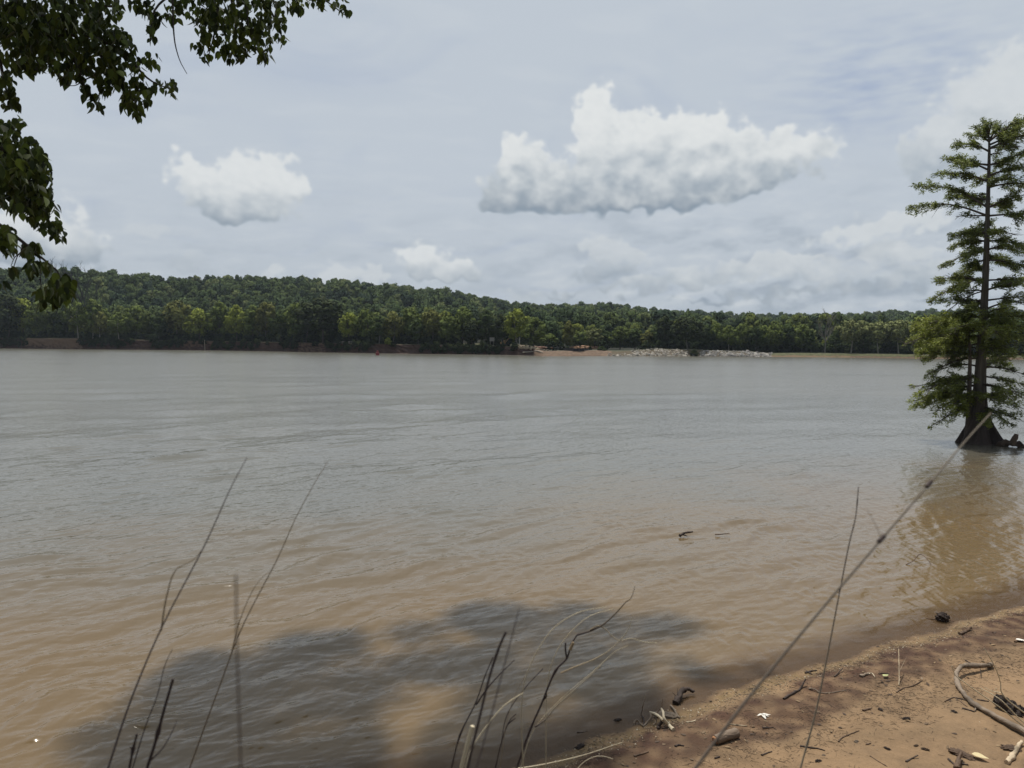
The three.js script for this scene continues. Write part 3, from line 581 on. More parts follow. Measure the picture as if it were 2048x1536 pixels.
// the woods behind: too many to count
function woods() {
  const r = rng(2024), kinds = ['round', 'tall', 'round', 'wide', 'slender', 'tall'].map((k, i) => crownGeo(k === 'round' ? 'bush' : k, 300 + i * 7, 1500, 0.046, 0.5).geo);
  kinds[0] = crownGeo('bush', 411, 1500, 0.046, 0.5).geo;
  const put = kinds.map(() => []);
  for (let dr = 16; dr < 620; dr += dr < 60 ? 7 : 10) {
    for (let a = -0.72; a < 0.74; a += (dr < 60 ? 7 : 10.5) / (edgeRange(1024) + dr)) {
      const aa = a + (r() - 0.5) * 0.016, px = 1024 + Math.tan(aa) * 1540 * 1.0, D = edgeRange(px) + steep(px), R = table(RIDGE, px);
      const d = dr + (r() - 0.5) * 6, t = D + d * (R + 45 - D) / 600;
      const near = (R + 45 - D) * d / 600;
      if (px > 1062 && px < 1290 && near < 46) continue;
      if (px > 900 && px < 1075 && near < 50) continue;
      if (near < 17 && r() < 0.5) continue;
      const p = stand(px, t), h = (near < 70 ? 11 : 15) * (0.68 + 0.62 * r()) * (near < 70 && px > 1062 ? 0.9 : 1), w = h * (0.66 + 0.6 * r() * r());
      const patch = fbm(p.x * 0.011, p.z * 0.011, 3), lowland = sstep(110, 40, near);
      let c = mix3([0.034, 0.054, 0.024], [0.06, 0.083, 0.03], clamp(0.45 + 0.8 * patch + (r() - 0.5) * 0.9));
      c = mix3(c, [0.125, 0.145, 0.03], lowland * clamp(0.3 + (r() - 0.45) * 1.2)); if (r() < 0.16) c = mix3(c, [0.012, 0.024, 0.018], 0.8); if (r() < 0.08) c = mix3(c, [0.12, 0.14, 0.06], 0.6);
      put[(r() * kinds.length) | 0].push([p, h, w, c, r() * 6.28]);
    }
  }
  const g = base('woods'); tag(g, 'dense green woods covering the hill behind the far bank', 'woods', null, 'stuff');
  const mat = new THREE.MeshPhysicalMaterial({ vertexColors: true, specularIntensity: 0.12, roughness: 0.9, side: THREE.DoubleSide }), m4 = new THREE.Matrix4(), q = new THREE.Quaternion(), up = V(0, 1, 0);
  kinds.forEach((geo, k) => {
    const im = shadows(new THREE.InstancedMesh(geo, mat, put[k].length)); im.name = 'crown'; im.userData.kind = 'stuff';
    put[k].forEach(([p, h, w, c, t], i) => { im.setMatrixAt(i, m4.compose(p.clone().setY(p.y - 0.3), q.setFromAxisAngle(up, t), V(w, h, w))); im.setColorAt(i, new THREE.Color().setRGB(...c.map((x) => x * 1.12))); });
    g.add(im);
  });
  // bushes hanging over the bank face
  const bush = crownGeo('bush', 77, 420, 0.085).geo, list = [];
  for (let px = -260; px < 1062; px += 1.5) {
    const clay = CLAY.some(([a, b]) => px > a && px < b);
    if (clay && r() < (px > 50 && px < 165 ? 0.985 : 0.9)) continue;
    if (r() < 0.28 && px > 440) continue;
    const D = edgeRange(px), y1 = bankTop(px), t = clay ? 0.85 : 0.3 + 0.75 * r(), a = bearing(px), rr = D + steep(px) * Math.pow(clamp(t), 0.7) * 0.9 - 0.3, s = 1.2 + 1.5 * r();
    list.push([V(Math.sin(a) * rr, y1 * clamp(t, 0, 1) - s * 0.45, -Math.cos(a) * rr), s * (0.8 + 0.5 * r()), s * 1.35, mix3([0.022, 0.034, 0.014], [0.06, 0.075, 0.028], r() * r()), r() * 6.28]);
  }
  for (let px = -260; px < 2250; px += 2.2) {           // low growth under the trees, in their shade
    if (px > 1060 && px < 1290 && r() < 0.9) continue;
    if (px > 925 && px < 1060 && r() < 0.8) continue;
    const D = edgeRange(px) + steep(px) + (px > 1062 ? 12 : 5) + r() * 8, s = 1.5 + 2.8 * r() * (px > 1062 ? 1 : 0.9);
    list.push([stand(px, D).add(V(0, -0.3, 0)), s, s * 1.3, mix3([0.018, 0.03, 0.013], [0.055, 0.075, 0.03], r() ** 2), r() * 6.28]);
  }
  const im = shadows(new THREE.InstancedMesh(bush, mat, list.length)); im.name = numbered('undergrowth');
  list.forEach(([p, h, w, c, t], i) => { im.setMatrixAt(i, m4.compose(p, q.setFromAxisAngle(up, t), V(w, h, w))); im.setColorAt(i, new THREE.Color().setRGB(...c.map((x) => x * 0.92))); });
  scene.add(im); tag(im, 'dark bushes and undergrowth along the far river bank', 'undergrowth', null, 'stuff');
}
woods();

// ================================================================== SMALL THINGS ON THE FAR SHORE
const solid = (r, g, b, rough = 0.8) => new THREE.MeshStandardMaterial({ color: new THREE.Color().setRGB(r, g, b), roughness: rough });
function boxAt(g, cx, cy, cz, sx, sy, sz, col = [1, 1, 1], turn = 0) {
  const b = new THREE.BoxGeometry(sx, sy, sz).toNonIndexed(), p = b.attributes.position, n = b.attributes.normal, c = Math.cos(turn), s = Math.sin(turn), at = g.count;
  for (let i = 0; i < p.count; i++) { const x = p.getX(i), z = p.getZ(i), nx = n.getX(i), nz = n.getZ(i); g.vert(V(cx + x * c + z * s, cy + p.getY(i), cz - x * s + z * c), V(nx * c + nz * s, n.getY(i), -nx * s + nz * c), 0, 0, col); }
  for (let i = 0; i < p.count; i += 3) g.i.push(at + i, at + i + 1, at + i + 2);
  return g;
}
function lathe(profile, seg = 20) { return new THREE.LatheGeometry(profile.map(([x, y]) => new THREE.Vector2(x, y)), seg); }
function farThings() {
  // red can buoy
  let at = ground(755, 710.5); const buoy = base('buoy', at), red = solid(0.2, 0.012, 0.02, 0.5);
  meshOf('body', lathe([[0.001, -0.5], [0.42, -0.5], [0.6, -0.2], [0.6, 0.85], [0.56, 0.92], [0.5, 0.95], [0.001, 0.95]]), red, buoy);
  meshOf('top_mark', lathe([[0.001, 0.95], [0.3, 0.95], [0.3, 1.5], [0.001, 1.62]]), red, buoy);
  tag(buoy, 'small red can buoy floating near the far bank', 'buoy');
  // signboard on two posts
  let D = edgeRange(984) + 6; const sb = base('signboard', stand(984, D), -bearing(984));
  const post = meshOf('post', boxAt(new Geo(), 0, 1.5, 0, 0.16, 3.1, 0.16).build(), solid(0.3, 0.28, 0.25), sb); post.position.x = -0.65; const p2 = post.clone(); p2.position.x = 0.65; sb.add(p2);
  meshOf('board', boxAt(new Geo(), 0, 2.5, 0.12, 1.9, 1.5, 0.06).build(), solid(0.36, 0.35, 0.33), sb);
  tag(sb, 'grey signboard on two posts at the end of the wooded bank', 'signboard');
  // shelter frame of posts and a beam beside the board
  const sh = base('shelter', stand(986, D + 3.5), -bearing(986)), pale = solid(0.3, 0.28, 0.25);
  for (const x of [-3.6, -2.2, 1.1, 3.4]) meshOf('post', boxAt(new Geo(), x, 1.15, 0, 0.2, 2.3, 0.2).build(), pale, sh);
  meshOf('beam', boxAt(new Geo(), -0.1, 2.36, 0, 7.6, 0.16, 0.3).build(), solid(0.16, 0.15, 0.14), sh);
  tag(sh, 'low shelter frame of posts and a flat beam behind the signboard', 'shelter');
  // digger
  const ex = base('excavator', stand(1007, edgeRange(1007) + 7), -bearing(1007)), tan = solid(0.42, 0.25, 0.09, 0.6), dk = solid(0.05, 0.05, 0.05);
  for (const s of [-0.7, 0.7]) meshOf('track', boxAt(new Geo(), 0, 0.35, s, 2.6, 0.7, 0.45).build(), dk, ex);
  meshOf('body', boxAt(boxAt(new Geo(), -0.3, 1.15, 0, 2.1, 0.8, 1.6), 0.35, 1.85, 0.35, 0.9, 0.9, 0.8).build(), tan, ex);
  meshOf('boom', new Geo().tube([V(0.8, 1.3, -0.2), V(1.7, 2.7, -0.2), V(2.5, 3.1, -0.2)], [0.2, 0.16], 6).build(), tan, ex);
  meshOf('dipper', new Geo().tube([V(2.5, 3.1, -0.2), V(2.1, 1.6, -0.2), V(1.9, 0.9, -0.2)], [0.15, 0.12], 6).build(), tan, ex);
  tag(ex, 'orange-tan machine with a bent arm under the trees beside the signboard', 'digger');
  // pale post by the water's end of the wood
  D = edgeRange(1039) + 7;
  const pp = base('marker_post', stand(1039, D)); meshOf('shaft', new Geo().tube([V(0, -0.2, 0), V(0, 3.2, 0)], [0.22, 0.2], 8).build(), solid(0.42, 0.42, 0.38), pp); meshOf('cap', lathe([[0.3, 3.2], [0.3, 3.32], [0.001, 3.4]], 10), solid(0.4, 0.4, 0.36), pp);
  tag(pp, 'pale upright post at the edge of the trees right of the signboard', 'post');
  // leaning weathered post in the bank
  const wp = meshOf('weathered_post', new Geo().tube(curve([V(0, -0.5, 0), V(-0.05, 1.6, 0), V(-0.15, 3.6, 0.1), V(-0.1, 5.0, 0)], 8), [0.26, 0.16], 7, [1, 1, 1], true, 0.25, 3).build(), solid(0.3, 0.26, 0.2)); wp.position.copy(ranged(410, 700.5, edgeRange(410) + 0.2)); tag(wp, 'pale weathered post standing against the clay bank', 'post');
  // picnic tables
  const table0 = (px, turn, label) => { const t = base('picnic_table', stand(px, edgeRange(px) + steep(px) + 3), turn - bearing(px)), w = solid(0.46, 0.42, 0.36); meshOf('table_top', boxAt(new Geo(), 0, 0.78, 0, 2.4, 0.09, 0.9).build(), w, t); for (const s of [-0.85, 0.85]) meshOf('bench', boxAt(new Geo(), 0, 0.44, s, 2.4, 0.08, 0.32).build(), w, t); for (const s of [-0.8, 0.8]) meshOf('leg', boxAt(new Geo(), s, 0.37, 0, 0.12, 0.74, 1.6).build(), w, t); tag(t, label, 'picnic table'); };
  table0(702, 0.15, 'pale picnic table on the bank under the broad dark tree'); table0(683, 0.6, 'second picnic table, left of the brighter one under the dark trees');
  // silt fence: dark cloth between stakes, curving towards the water
  const sf = base('silt_fence'), cloth = new THREE.MeshStandardMaterial({ color: new THREE.Color().setRGB(0.012, 0.013, 0.018), roughness: 0.8, side: THREE.DoubleSide }), stake = solid(0.14, 0.13, 0.12);
  const line = [[1044, 694.6, 3], [1062, 696.4, 3.4], [1080, 697.6, 4], [1098, 698.8, 4.8], [1116, 700, 5.2], [1132, 701.2, 5.8], [1146, 702.4, 6.2], [1158, 703.3, 6.4], [1168, 702.6, 5.6], [1177, 700.4, 3.4]].map(([x, y, h]) => { const p = beach2(x, y); return { p, h: (h / 1540) * Math.hypot(p.x, p.z) }; });
  for (let i = 0; i < line.length; i++) {
    const { p, h } = line[i]; meshOf('stake', new Geo().tube([V(p.x, p.y - 0.3, p.z), V(p.x, p.y + h * 1.12, p.z)], [0.06, 0.06], 5).build(), stake, sf);
    if (i + 1 < line.length) { const b = line[i + 1], g = new Geo(), m = 6; for (let k = 0; k <= m; k++) { const t = k / m, sag = Math.sin(t * Math.PI), x = mix(p.x, b.p.x, t), z = mix(p.z, b.p.z, t) - 0.1 * sag, y = mix(p.y, b.p.y, t), hh = mix(h, b.h, t) * (1 - 0.08 * sag); g.vert(V(x, y - 0.2, z), V(0, 0, 1), t, 0, [1, 1, 1]); g.vert(V(x, y + hh, z), V(0, 0, 1), t, 1, [1, 1, 1]); if (k) { const q = g.count - 4; g.i.push(q, q + 2, q + 1, q + 1, q + 2, q + 3); } } meshOf('cloth_panel', g.build(true), cloth, sf); }
  }
  tag(sf, 'curved black silt fence on the bare earth of the building site', 'fence');
  // mounds of earth
  const mound = (px, py, w, h, label, c) => { const p = beach2(px, py), s = (w / 1540) * Math.hypot(p.x, p.z) / 2, hh = (h / 1540) * Math.hypot(p.x, p.z), g = new THREE.SphereGeometry(1, 40, 16, 0, 6.2832, 0, 1.7), a = g.attributes.position; for (let i = 0; i < a.count; i++) { const x = a.getX(i), y = a.getY(i), z = a.getZ(i), n = 1 + 0.22 * N3(x * 2 + px, y * 2, z * 2) + 0.1 * N3(x * 6, y * 6, z * 6 + px); a.setXYZ(i, x * s * n, Math.pow(Math.max(0, y), 0.8) * hh * n - 0.1, z * s * 0.6 * n); } g.computeVertexNormals(); const m = meshOf('earth_mound', g, solid(...c)); m.position.copy(p); tag(m, label, 'earth mound', 'heaps on the building site'); };
  mound(1166, 697.5, 52, 6, 'low mound of light brown earth behind the black silt fence', lin(150, 116, 88)); mound(1190, 698, 36, 5, 'smaller earth mound at the right end of the silt fence', lin(140, 106, 80)); mound(1075, 697, 60, 4.5, 'brown heap of soil below the pale rubble left of the silt fence', lin(112, 80, 60));
  // rubble
  const r = rng(61), rock = new THREE.IcosahedronGeometry(1, 1), a = rock.attributes.position; for (let i = 0; i < a.count; i++) { const n = 1 + 0.3 * N3(a.getX(i) * 1.3, a.getY(i) * 1.3, a.getZ(i) * 1.3); a.setXYZ(i, a.getX(i) * n, a.getY(i) * n * 0.75, a.getZ(i) * n); } const rockFlat = rock; rockFlat.computeVertexNormals();
  const rocks = (name, list, label) => { const im = shadows(new THREE.InstancedMesh(rockFlat, solid(1, 1, 1, 0.9), list.length)), m4 = new THREE.Matrix4(), q = new THREE.Quaternion(), e = new THREE.Euler(); im.name = numbered(name); list.forEach(([p, s, c], i) => { im.setMatrixAt(i, m4.compose(p, q.setFromEuler(e.set(r() * 6, r() * 6, r() * 6)), V(s * (0.7 + 0.6 * r()), s * (0.6 + 0.5 * r()), s * (0.7 + 0.6 * r())))); im.setColorAt(i, new THREE.Color().setRGB(...c)); }); scene.add(im); tag(im, label, 'rocks', null, 'stuff'); };
  const list = [];
  for (let px = 1212; px < 1542; px += 0.62) {
    for (let k = 0; k < 3; k++) { const t = r(), x = px + r() * 1.4, y0 = table(EDGE_Y, x), y1 = table(TOP_Y, x) + 0.5 + (x < 1262 ? 4.5 : 0), D = edgeRange(x) + steep(x) * t, p = ranged(x, mix(y0 + 0.3, y1, t), D); const gap = x > 1374 && x < 1400; if (gap && r() < 0.8) continue; const v = 0.18 + 0.42 * r() * r() + (x < 1376 && r() < 0.4 ? 0.14 : 0); list.push([p.add(V(0, -0.1, 0)), 0.24 + 0.55 * r() * r() + 0.1, [v, v * (x < 1376 ? 0.92 : 0.96), v * (x < 1376 ? 0.8 : 0.9)]]); }
  }
  rocks('rock_embankment', list, 'embankment of broken white and grey rock on the far shore');
  const l2 = []; for (let k = 0; k < 90; k++) { const x = 1040 + r() * 58, p = beach2(x, 693.5 + r() * 3.2 + (x - 1040) * 0.03); l2.push([p, 0.22 + 0.5 * r(), mix3([0.5, 0.42, 0.3], [0.28, 0.23, 0.17], r())]); } rocks('rubble', l2, 'heap of pale broken stone and rubble right of the pale post');
  // log at the water's edge
  const lg = meshOf('log', new Geo().tube(curve([beach2(1046, 706.5), beach2(1062, 705.3), beach2(1074, 704), beach2(1086, 707)].map((p) => p.add(V(0, 0.3, 0))), 12), [0.22, 0.12], 6, [1, 1, 1], true, 0.3).build(), solid(0.38, 0.34, 0.28)); tag(lg, 'pale bleached log on the bare shore below the silt fence', 'log');
  // dark shrub among the rocks and the green bush at their left end
  const shrub = crownGeo('bush', 515, 900, 0.06).geo;
  const bushAt = (px, py, w, h, tone, label) => { const p = beach2(px, py), R = Math.hypot(p.x, p.z), b = meshOf('shrub', shrub, leafMat[tone]); b.position.copy(p).add(V(0, -0.2, 0)); b.scale.set((w / 1540) * R, (h / 1540) * R, (w / 1540) * R); tag(b, label, 'shrub'); };
  bushAt(1388, 712, 24, 13, 'dark', 'dark shrub growing in a gap of the rock embankment'); bushAt(1203, 701, 26, 9, 'deep', 'rounded green bush at the left end of the rocks'); bushAt(717, 690, 12, 8, 'bright', 'small bright green bush on the bank beside the picnic tables'); bushAt(776, 690, 22, 13, 'bright', 'bright green bush on the bank right of the buoy');
}
function beach2(px, py) { const lo = edgeRange(px) - 1; for (let R = lo; R < lo + 70; R += 0.3) { const p = ranged(px, py, R), D = edgeRange(px), w = steep(px), y = R < D + w ? bankTop(px) * clamp((R - D) / (0.9 * w)) : landY(px, R); if (p.y <= y + 0.02) return p.setY(y); } return stand(px, lo + 20); }
farThings();

// ================================================================== THE TREE STANDING IN THE WATER
function cypress() {
  const foot = ground(1957, 886), DZ = Math.hypot(foot.x, foot.z), r = rng(808);
  const tree = base('bald_cypress', foot); tag(tree, 'tall feathery conifer with a flared trunk standing in the water', 'tree');
  const P = (px, py, out = 0) => ranged(px, py, DZ + out).sub(foot);       // out: metres beyond the trunk
  // trunk: fluted and flaring at the water
  const spine = curve([V(0, -0.5, 0), P(1957, 886), P(1958, 850), P(1959, 800), P(1963, 700), P(1968, 620), P(1973, 500), P(1976, 400), P(1978, 330), P(1978.5, 290), P(1975, 243)], 60);
  const H = spine[60].y, g = new Geo(), sides = 44, start = 0;
  spine.forEach((c, i) => {
    const y = c.y, rad = table([[-0.5, 0.95], [0, 0.8], [0.3, 0.64], [0.7, 0.48], [1.1, 0.37], [1.6, 0.295], [2.5, 0.235], [4, 0.175], [6, 0.14], [8, 0.11], [10, 0.08], [12, 0.055], [H, 0.012]], y), flare = sstep(1.8, 0, y);
    for (let k = 0; k <= sides; k++) {
      const a = ((k % sides) / sides) * Math.PI * 2, fl = flare * (0.2 * Math.cos(a * 7 + 0.8 * Math.sin(a * 2)) + 0.11 * Math.cos(a * 13 + 1)) + 0.05 * N3(Math.cos(a) * 2, y * 1.1, Math.sin(a) * 2);
      const R = rad * (1 + fl) + flare * 0.16 * Math.max(0, Math.cos(a)) ** 2, v = 0.9 + 0.3 * N3(Math.cos(a) * 5, y * 0.8, Math.sin(a) * 5) + 0.45 * N3(Math.cos(a) * 11, y * 0.5, Math.sin(a) * 11);
      const t = sstep(0.1, 2.4, y), col = mix3([0.075, 0.06, 0.056], [0.15, 0.137, 0.12], t).map((q) => q * v);
      g.vert(V(c.x + Math.cos(a) * R, y, c.z + Math.sin(a) * R), V(Math.cos(a), 0.1, Math.sin(a)), (k / sides) * 2.4, y * 0.7, col);
    }
  });
  for (let i = 0; i < 60; i++) for (let k = 0; k < sides; k++) { const a = i * (sides + 1) + k, b = a + 1, c = a + sides + 1, d = c + 1; g.i.push(a, c, b, b, c, d); }
  meshOf('trunk', g.build(true), M.trunk, tree);
  meshOf('stem', new Geo().tube(curve([P(1935, 872, -0.3), P(1938, 820, -0.3), P(1939, 760, -0.35), P(1940, 700, -0.4), P(1937, 672, -0.4)], 14), [0.13, 0.035], 8, [0.12, 0.1, 0.085], false).build(), M.trunk, tree);
  const axisAt = (y) => { for (const p of spine) if (p.y >= y) return p; return spine[60]; };
  const BARK = [0.075, 0.062, 0.052];
  // one limb with its flat feathery sprays
  function limb(from, tip, o = {}) {
    const { fol = 1, wide = 0.7, start = 0.35, tone = 0.5, hang = 0.3, r0 = 0.05 } = o, arch = (o.arch ?? 0.12) + (r() - 0.5) * 0.22, own = r() * 90;
    const len = from.distanceTo(tip), wood = new Geo(), leaves = new Geo(), mid = from.clone().lerp(tip, 0.5).add(V((r() - 0.5) * 0.12 * len, arch * len * 0.5, (r() - 0.5) * 0.12 * len));
    const q = curve([from, from.clone().lerp(mid, 0.5).add(V(0, arch * len * 0.12, 0)), mid, tip], 14), side = V(0, 0, 0).crossVectors(tip.clone().sub(from), V(0, 1, 0)).normalize();
    wood.tube(q, [r0, 0.012], 6, BARK, false);
    const n = Math.round((len * 11 + 3) * (0.6 + 0.4 * fol));
    for (let k = 0; k < n; k++) {
      const t = mix(start, 1, (k + r()) / n), i = Math.min(13, Math.floor(t * 14)), b = q[i].clone().lerp(q[i + 1], t * 14 - i), fwd = q[i + 1].clone().sub(q[i]).normalize();
      const s = r() < 0.5 ? -1 : 1, L = wide * (0.35 + 0.75 * r()) * Math.sin(Math.PI * mix(0.25, 0.9, (t - start) / (1 - start))) + 0.12;
      const dir = side.clone().multiplyScalar(s * (0.3 + 0.7 * r())).addScaledVector(fwd, 0.35 + 0.6 * r()).add(V(0, (r() - 0.4) * 0.95, 0)).normalize();
      const e = b.clone().addScaledVector(dir, L).add(V(0, -hang * L * r(), 0)), m = b.clone().lerp(e, 0.5).add(V(0, 0.06 * L, 0)), tw = [b, m, e];
      wood.tube(tw, [0.012, 0.004], 3, BARK, false);
      if (r() > fol || N2(own + t * len * 1.5, s * 2) > 0.32) continue;
      const nl = Math.round(24 + L * 70), v0 = 0.75 + 0.5 * r();
      for (let j = 0; j < nl; j++) {
        const u = Math.pow(r(), 0.8), c = (u < 0.5 ? b.clone().lerp(m, u * 2) : m.clone().lerp(e, u * 2 - 1)).add(V((r() - 0.5) * 0.2, (r() - 0.6) * 0.2, (r() - 0.5) * 0.2));
        const al = dir.clone().multiplyScalar(0.6).add(V((r() - 0.5) * 1.5, (r() - 0.62) * 0.9, (r() - 0.5) * 1.5)).normalize().multiplyScalar(0.045 + 0.05 * r()), ac = V(r() - 0.5, r() - 0.5, r() - 0.5).cross(al).normalize().multiplyScalar(0.011 + 0.011 * r());
        const nn = V((r() - 0.5) * 1.6, 0.6 + 0.4 * r(), (r() - 0.2) * 1.4).normalize(), v = v0 * (0.75 + 0.5 * r());
        leaves.face(c, al, ac, nn, mix3([0.095, 0.135, 0.055], [0.27, 0.31, 0.052], clamp(tone + (r() - 0.5) * 0.35)).map((x) => x * v));
      }
    }
    const lm = meshOf('limb', wood.build(), M.stem, tree); if (leaves.count) meshOf('foliage', leaves.build(), M.cypressLeaf, lm);
  }
  // limbs seen in the photograph: height on the trunk, tip, metres the tip lies behind (+) or before (-) the trunk
  const T = (py) => axisAt(P(1965, py).y).clone();
  const seen = [
    [434, 1818, 410, -0.3, { wide: 0.5, start: 0.4, hang: 0.8, arch: 0.14 }], [426, 1834, 372, 0.3, { wide: 0.6, start: 0.25, arch: 0.2 }], [400, 1905, 392, 0.8, { wide: 0.45 }],
    [368, 1874, 350, -0.2, { wide: 0.55, start: 0.35 }], [345, 1888, 318, 0.4, { wide: 0.6, start: 0.3 }], [330, 1908, 322, -0.9, { wide: 0.5 }], [303, 1914, 286, 0.2, { wide: 0.45, start: 0.3 }], [285, 1934, 270, -0.3, { wide: 0.35, start: 0.2 }], [278, 1946, 256, 0.5, { wide: 0.3, start: 0.2, arch: 0.02 }], [268, 1962, 244, 0, { wide: 0.3, start: 0.1, arch: 0 }], [268, 1986, 250, -0.3, { wide: 0.25, start: 0.2 }],
    [287, 2018, 254, 0, { wide: 0.45, start: 0.4, arch: -0.08 }], [296, 2046, 244, 0.5, { wide: 0.5, start: 0.4, arch: -0.1 }], [288, 2032, 238, -0.4, { wide: 0.5, start: 0.35, arch: -0.05 }], [292, 2062, 236, 0.3, { wide: 0.6, start: 0.3, arch: -0.05 }], [298, 2058, 264, -0.5, { wide: 0.6, start: 0.3 }], [282, 2004, 246, 0.3, { wide: 0.4, start: 0.3 }], [300, 2038, 290, -0.5, { wide: 0.5, start: 0.35 }], [338, 2052, 306, 0.3, { wide: 0.6, start: 0.3, arch: -0.05 }], [350, 2066, 330, -0.3, { wide: 0.6, start: 0.3 }], [374, 2016, 352, -0.8, { wide: 0.5, start: 0.2 }], [382, 2070, 372, 0.4, { wide: 0.7, start: 0.35 }], [418, 2048, 388, 0, { wide: 0.7, start: 0.35 }], [440, 2075, 432, -0.2, { wide: 0.7, start: 0.45, hang: 0.6 }], [425, 2020, 416, 0.9, { wide: 0.5 }],
    [478, 1910, 472, -0.7, { wide: 0.55, start: 0.2 }], [486, 1908, 496, 0.5, { wide: 0.5, start: 0.25 }], [470, 1935, 462, 0.9, { wide: 0.5 }], [500, 1888, 532, 0, { wide: 0.35, start: 0.35, arch: 0.2 }], [476, 2030, 470, -0.9, { wide: 0.65, start: 0.1, tone: 0.7 }], [490, 2062, 490, 0.3, { wide: 0.75, start: 0.2 }], [504, 2046, 500, -0.5, { wide: 0.6, start: 0.2, tone: 0.65 }], [520, 2060, 540, 0.4, { wide: 0.6, start: 0.3 }], [512, 1928, 520, -0.9, { wide: 0.5 }], [530, 1932, 545, 0.8, { wide: 0.45 }],
    [562, 1874, 560, 0.2, { wide: 0.45, start: 0.3, tone: 0.6, hang: 0.4 }], [575, 1854, 602, -0.3, { wide: 0.36, start: 0.5, tone: 0.6, arch: 0.2 }], [560, 1925, 578, -0.9, { wide: 0.45, tone: 0.6 }], [584, 2040, 566, -0.6, { wide: 0.5, start: 0.3 }], [600, 2070, 590, 0.4, { wide: 0.6, start: 0.35, fol: 0.7 }], [618, 2056, 606, 0, { wide: 0.6, start: 0.4, fol: 0.8 }], [560, 2060, 556, 0.8, { wide: 0.6, start: 0.3 }], [600, 1935, 610, 0.9, { wide: 0.4 }],
    [582, 1884, 628, -0.2, { fol: 0.05, wide: 0.4, start: 0.45, arch: 0.25, r0: 0.035 }],
    [628, 1914, 624, -0.5, { wide: 0.5, tone: 0.5 }], [640, 1868, 646, -0.8, { wide: 0.7, start: 0.2, tone: 0.75 }], [650, 1838, 662, 0.2, { wide: 0.8, start: 0.2, tone: 0.8 }], [660, 1812, 688, -0.3, { wide: 0.7, start: 0.3, tone: 0.8, arch: 0.18 }], [668, 1832, 690, 0.8, { wide: 0.8, start: 0.25, tone: 0.7 }], [676, 1870, 706, -1.1, { wide: 0.7, start: 0.2, tone: 0.7 }], [690, 1850, 722, 0.1, { wide: 0.6, start: 0.3, tone: 0.6 }], [655, 1896, 660, -1.6, { wide: 0.7, start: 0.15, tone: 0.8 }],
    [635, 2010, 620, -1.2, { wide: 0.8, start: 0.1, tone: 0.75 }], [640, 2062, 630, 0, { wide: 0.9, start: 0.15, tone: 0.7 }], [655, 2050, 652, -0.8, { wide: 0.9, start: 0.15, tone: 0.6 }], [670, 2070, 676, 0.5, { wide: 0.9, start: 0.2, tone: 0.55 }], [680, 2030, 700, -1.2, { wide: 0.8, start: 0.15, tone: 0.6 }], [690, 2068, 714, 0, { wide: 0.7, start: 0.3, tone: 0.55, hang: 0.6 }],
    [720, 1852, 752, -0.2, { wide: 0.6, start: 0.4, fol: 0.55, hang: 0.6 }], [735, 1868, 742, 0.5, { wide: 0.6, start: 0.3, fol: 0.45 }], [752, 1820, 775, 0, { wide: 0.7, start: 0.3, tone: 0.75, arch: 0.1 }], [770, 1818, 800, -0.5, { wide: 0.65, start: 0.3, tone: 0.8, arch: 0.08 }], [778, 1850, 812, 0.4, { wide: 0.6, start: 0.3, tone: 0.7 }], [790, 1868, 826, -0.9, { wide: 0.6, start: 0.25, tone: 0.85 }], [812, 1868, 850, -0.1, { wide: 0.5, start: 0.3, fol: 0.6, tone: 0.7 }], [800, 1900, 820, -1.4, { wide: 0.6, start: 0.2, tone: 0.9 }], [760, 1900, 775, -1.2, { wide: 0.55, start: 0.2, tone: 0.7 }],
    [744, 2052, 752, 0, { wide: 0.5, start: 0.4, fol: 0.4, r0: 0.06 }], [750, 2062, 775, 0.6, { wide: 0.7, start: 0.3, fol: 0.6 }], [775, 2040, 790, -0.9, { wide: 0.7, start: 0.2, tone: 0.6, fol: 0.8 }], [790, 2050, 815, 0.2, { wide: 0.7, start: 0.25, fol: 0.7 }], [808, 2046, 838, -0.4, { wide: 0.65, start: 0.25, fol: 0.7, tone: 0.6 }], [812, 2024, 850, -0.8, { wide: 0.55, start: 0.3, fol: 0.7, tone: 0.65 }], [786, 1992, 806, -1.3, { wide: 0.5, start: 0.15, tone: 0.8 }], [826, 1985, 846, -1.2, { wide: 0.4, start: 0.3, tone: 0.9 }],
  ];
  for (const [py, tx, ty, out, o] of seen) { const f = T(py + 3); limb(f, P(tx + (r() - 0.5) * 10, ty + (r() - 0.5) * 8, out * 1.2), o); }
  for (const [py, tx, ty, out, o] of [[648, 1826, 652, -0.9, { wide: 0.8, tone: 0.85, start: 0.3 }], [664, 1822, 676, 0.5, { wide: 0.9, tone: 0.8, start: 0.3 }], [672, 1846, 694, -1.4, { wide: 0.8, tone: 0.8 }], [684, 1832, 704, -0.4, { wide: 0.7, tone: 0.75, start: 0.35 }], [640, 1890, 632, 0.6, { wide: 0.7, tone: 0.6 }], [668, 1884, 680, -1.8, { wide: 0.7, tone: 0.9 }], [764, 1834, 788, -0.9, { wide: 0.7, tone: 0.85 }], [776, 1826, 812, 0.1, { wide: 0.6, tone: 0.8, fol: 0.8 }], [806, 1890, 836, -1.5, { wide: 0.6, tone: 0.9, fol: 0.8 }], [660, 1996, 668, -1.9, { wide: 0.8, tone: 0.8 }], [782, 2020, 800, -1.6, { wide: 0.7, tone: 0.8, fol: 0.8 }], [700, 2000, 716, -1.4, { wide: 0.6, tone: 0.6, fol: 0.7 }]]) limb(T(py), P(tx, ty, out), { hang: 0.7, ...o });
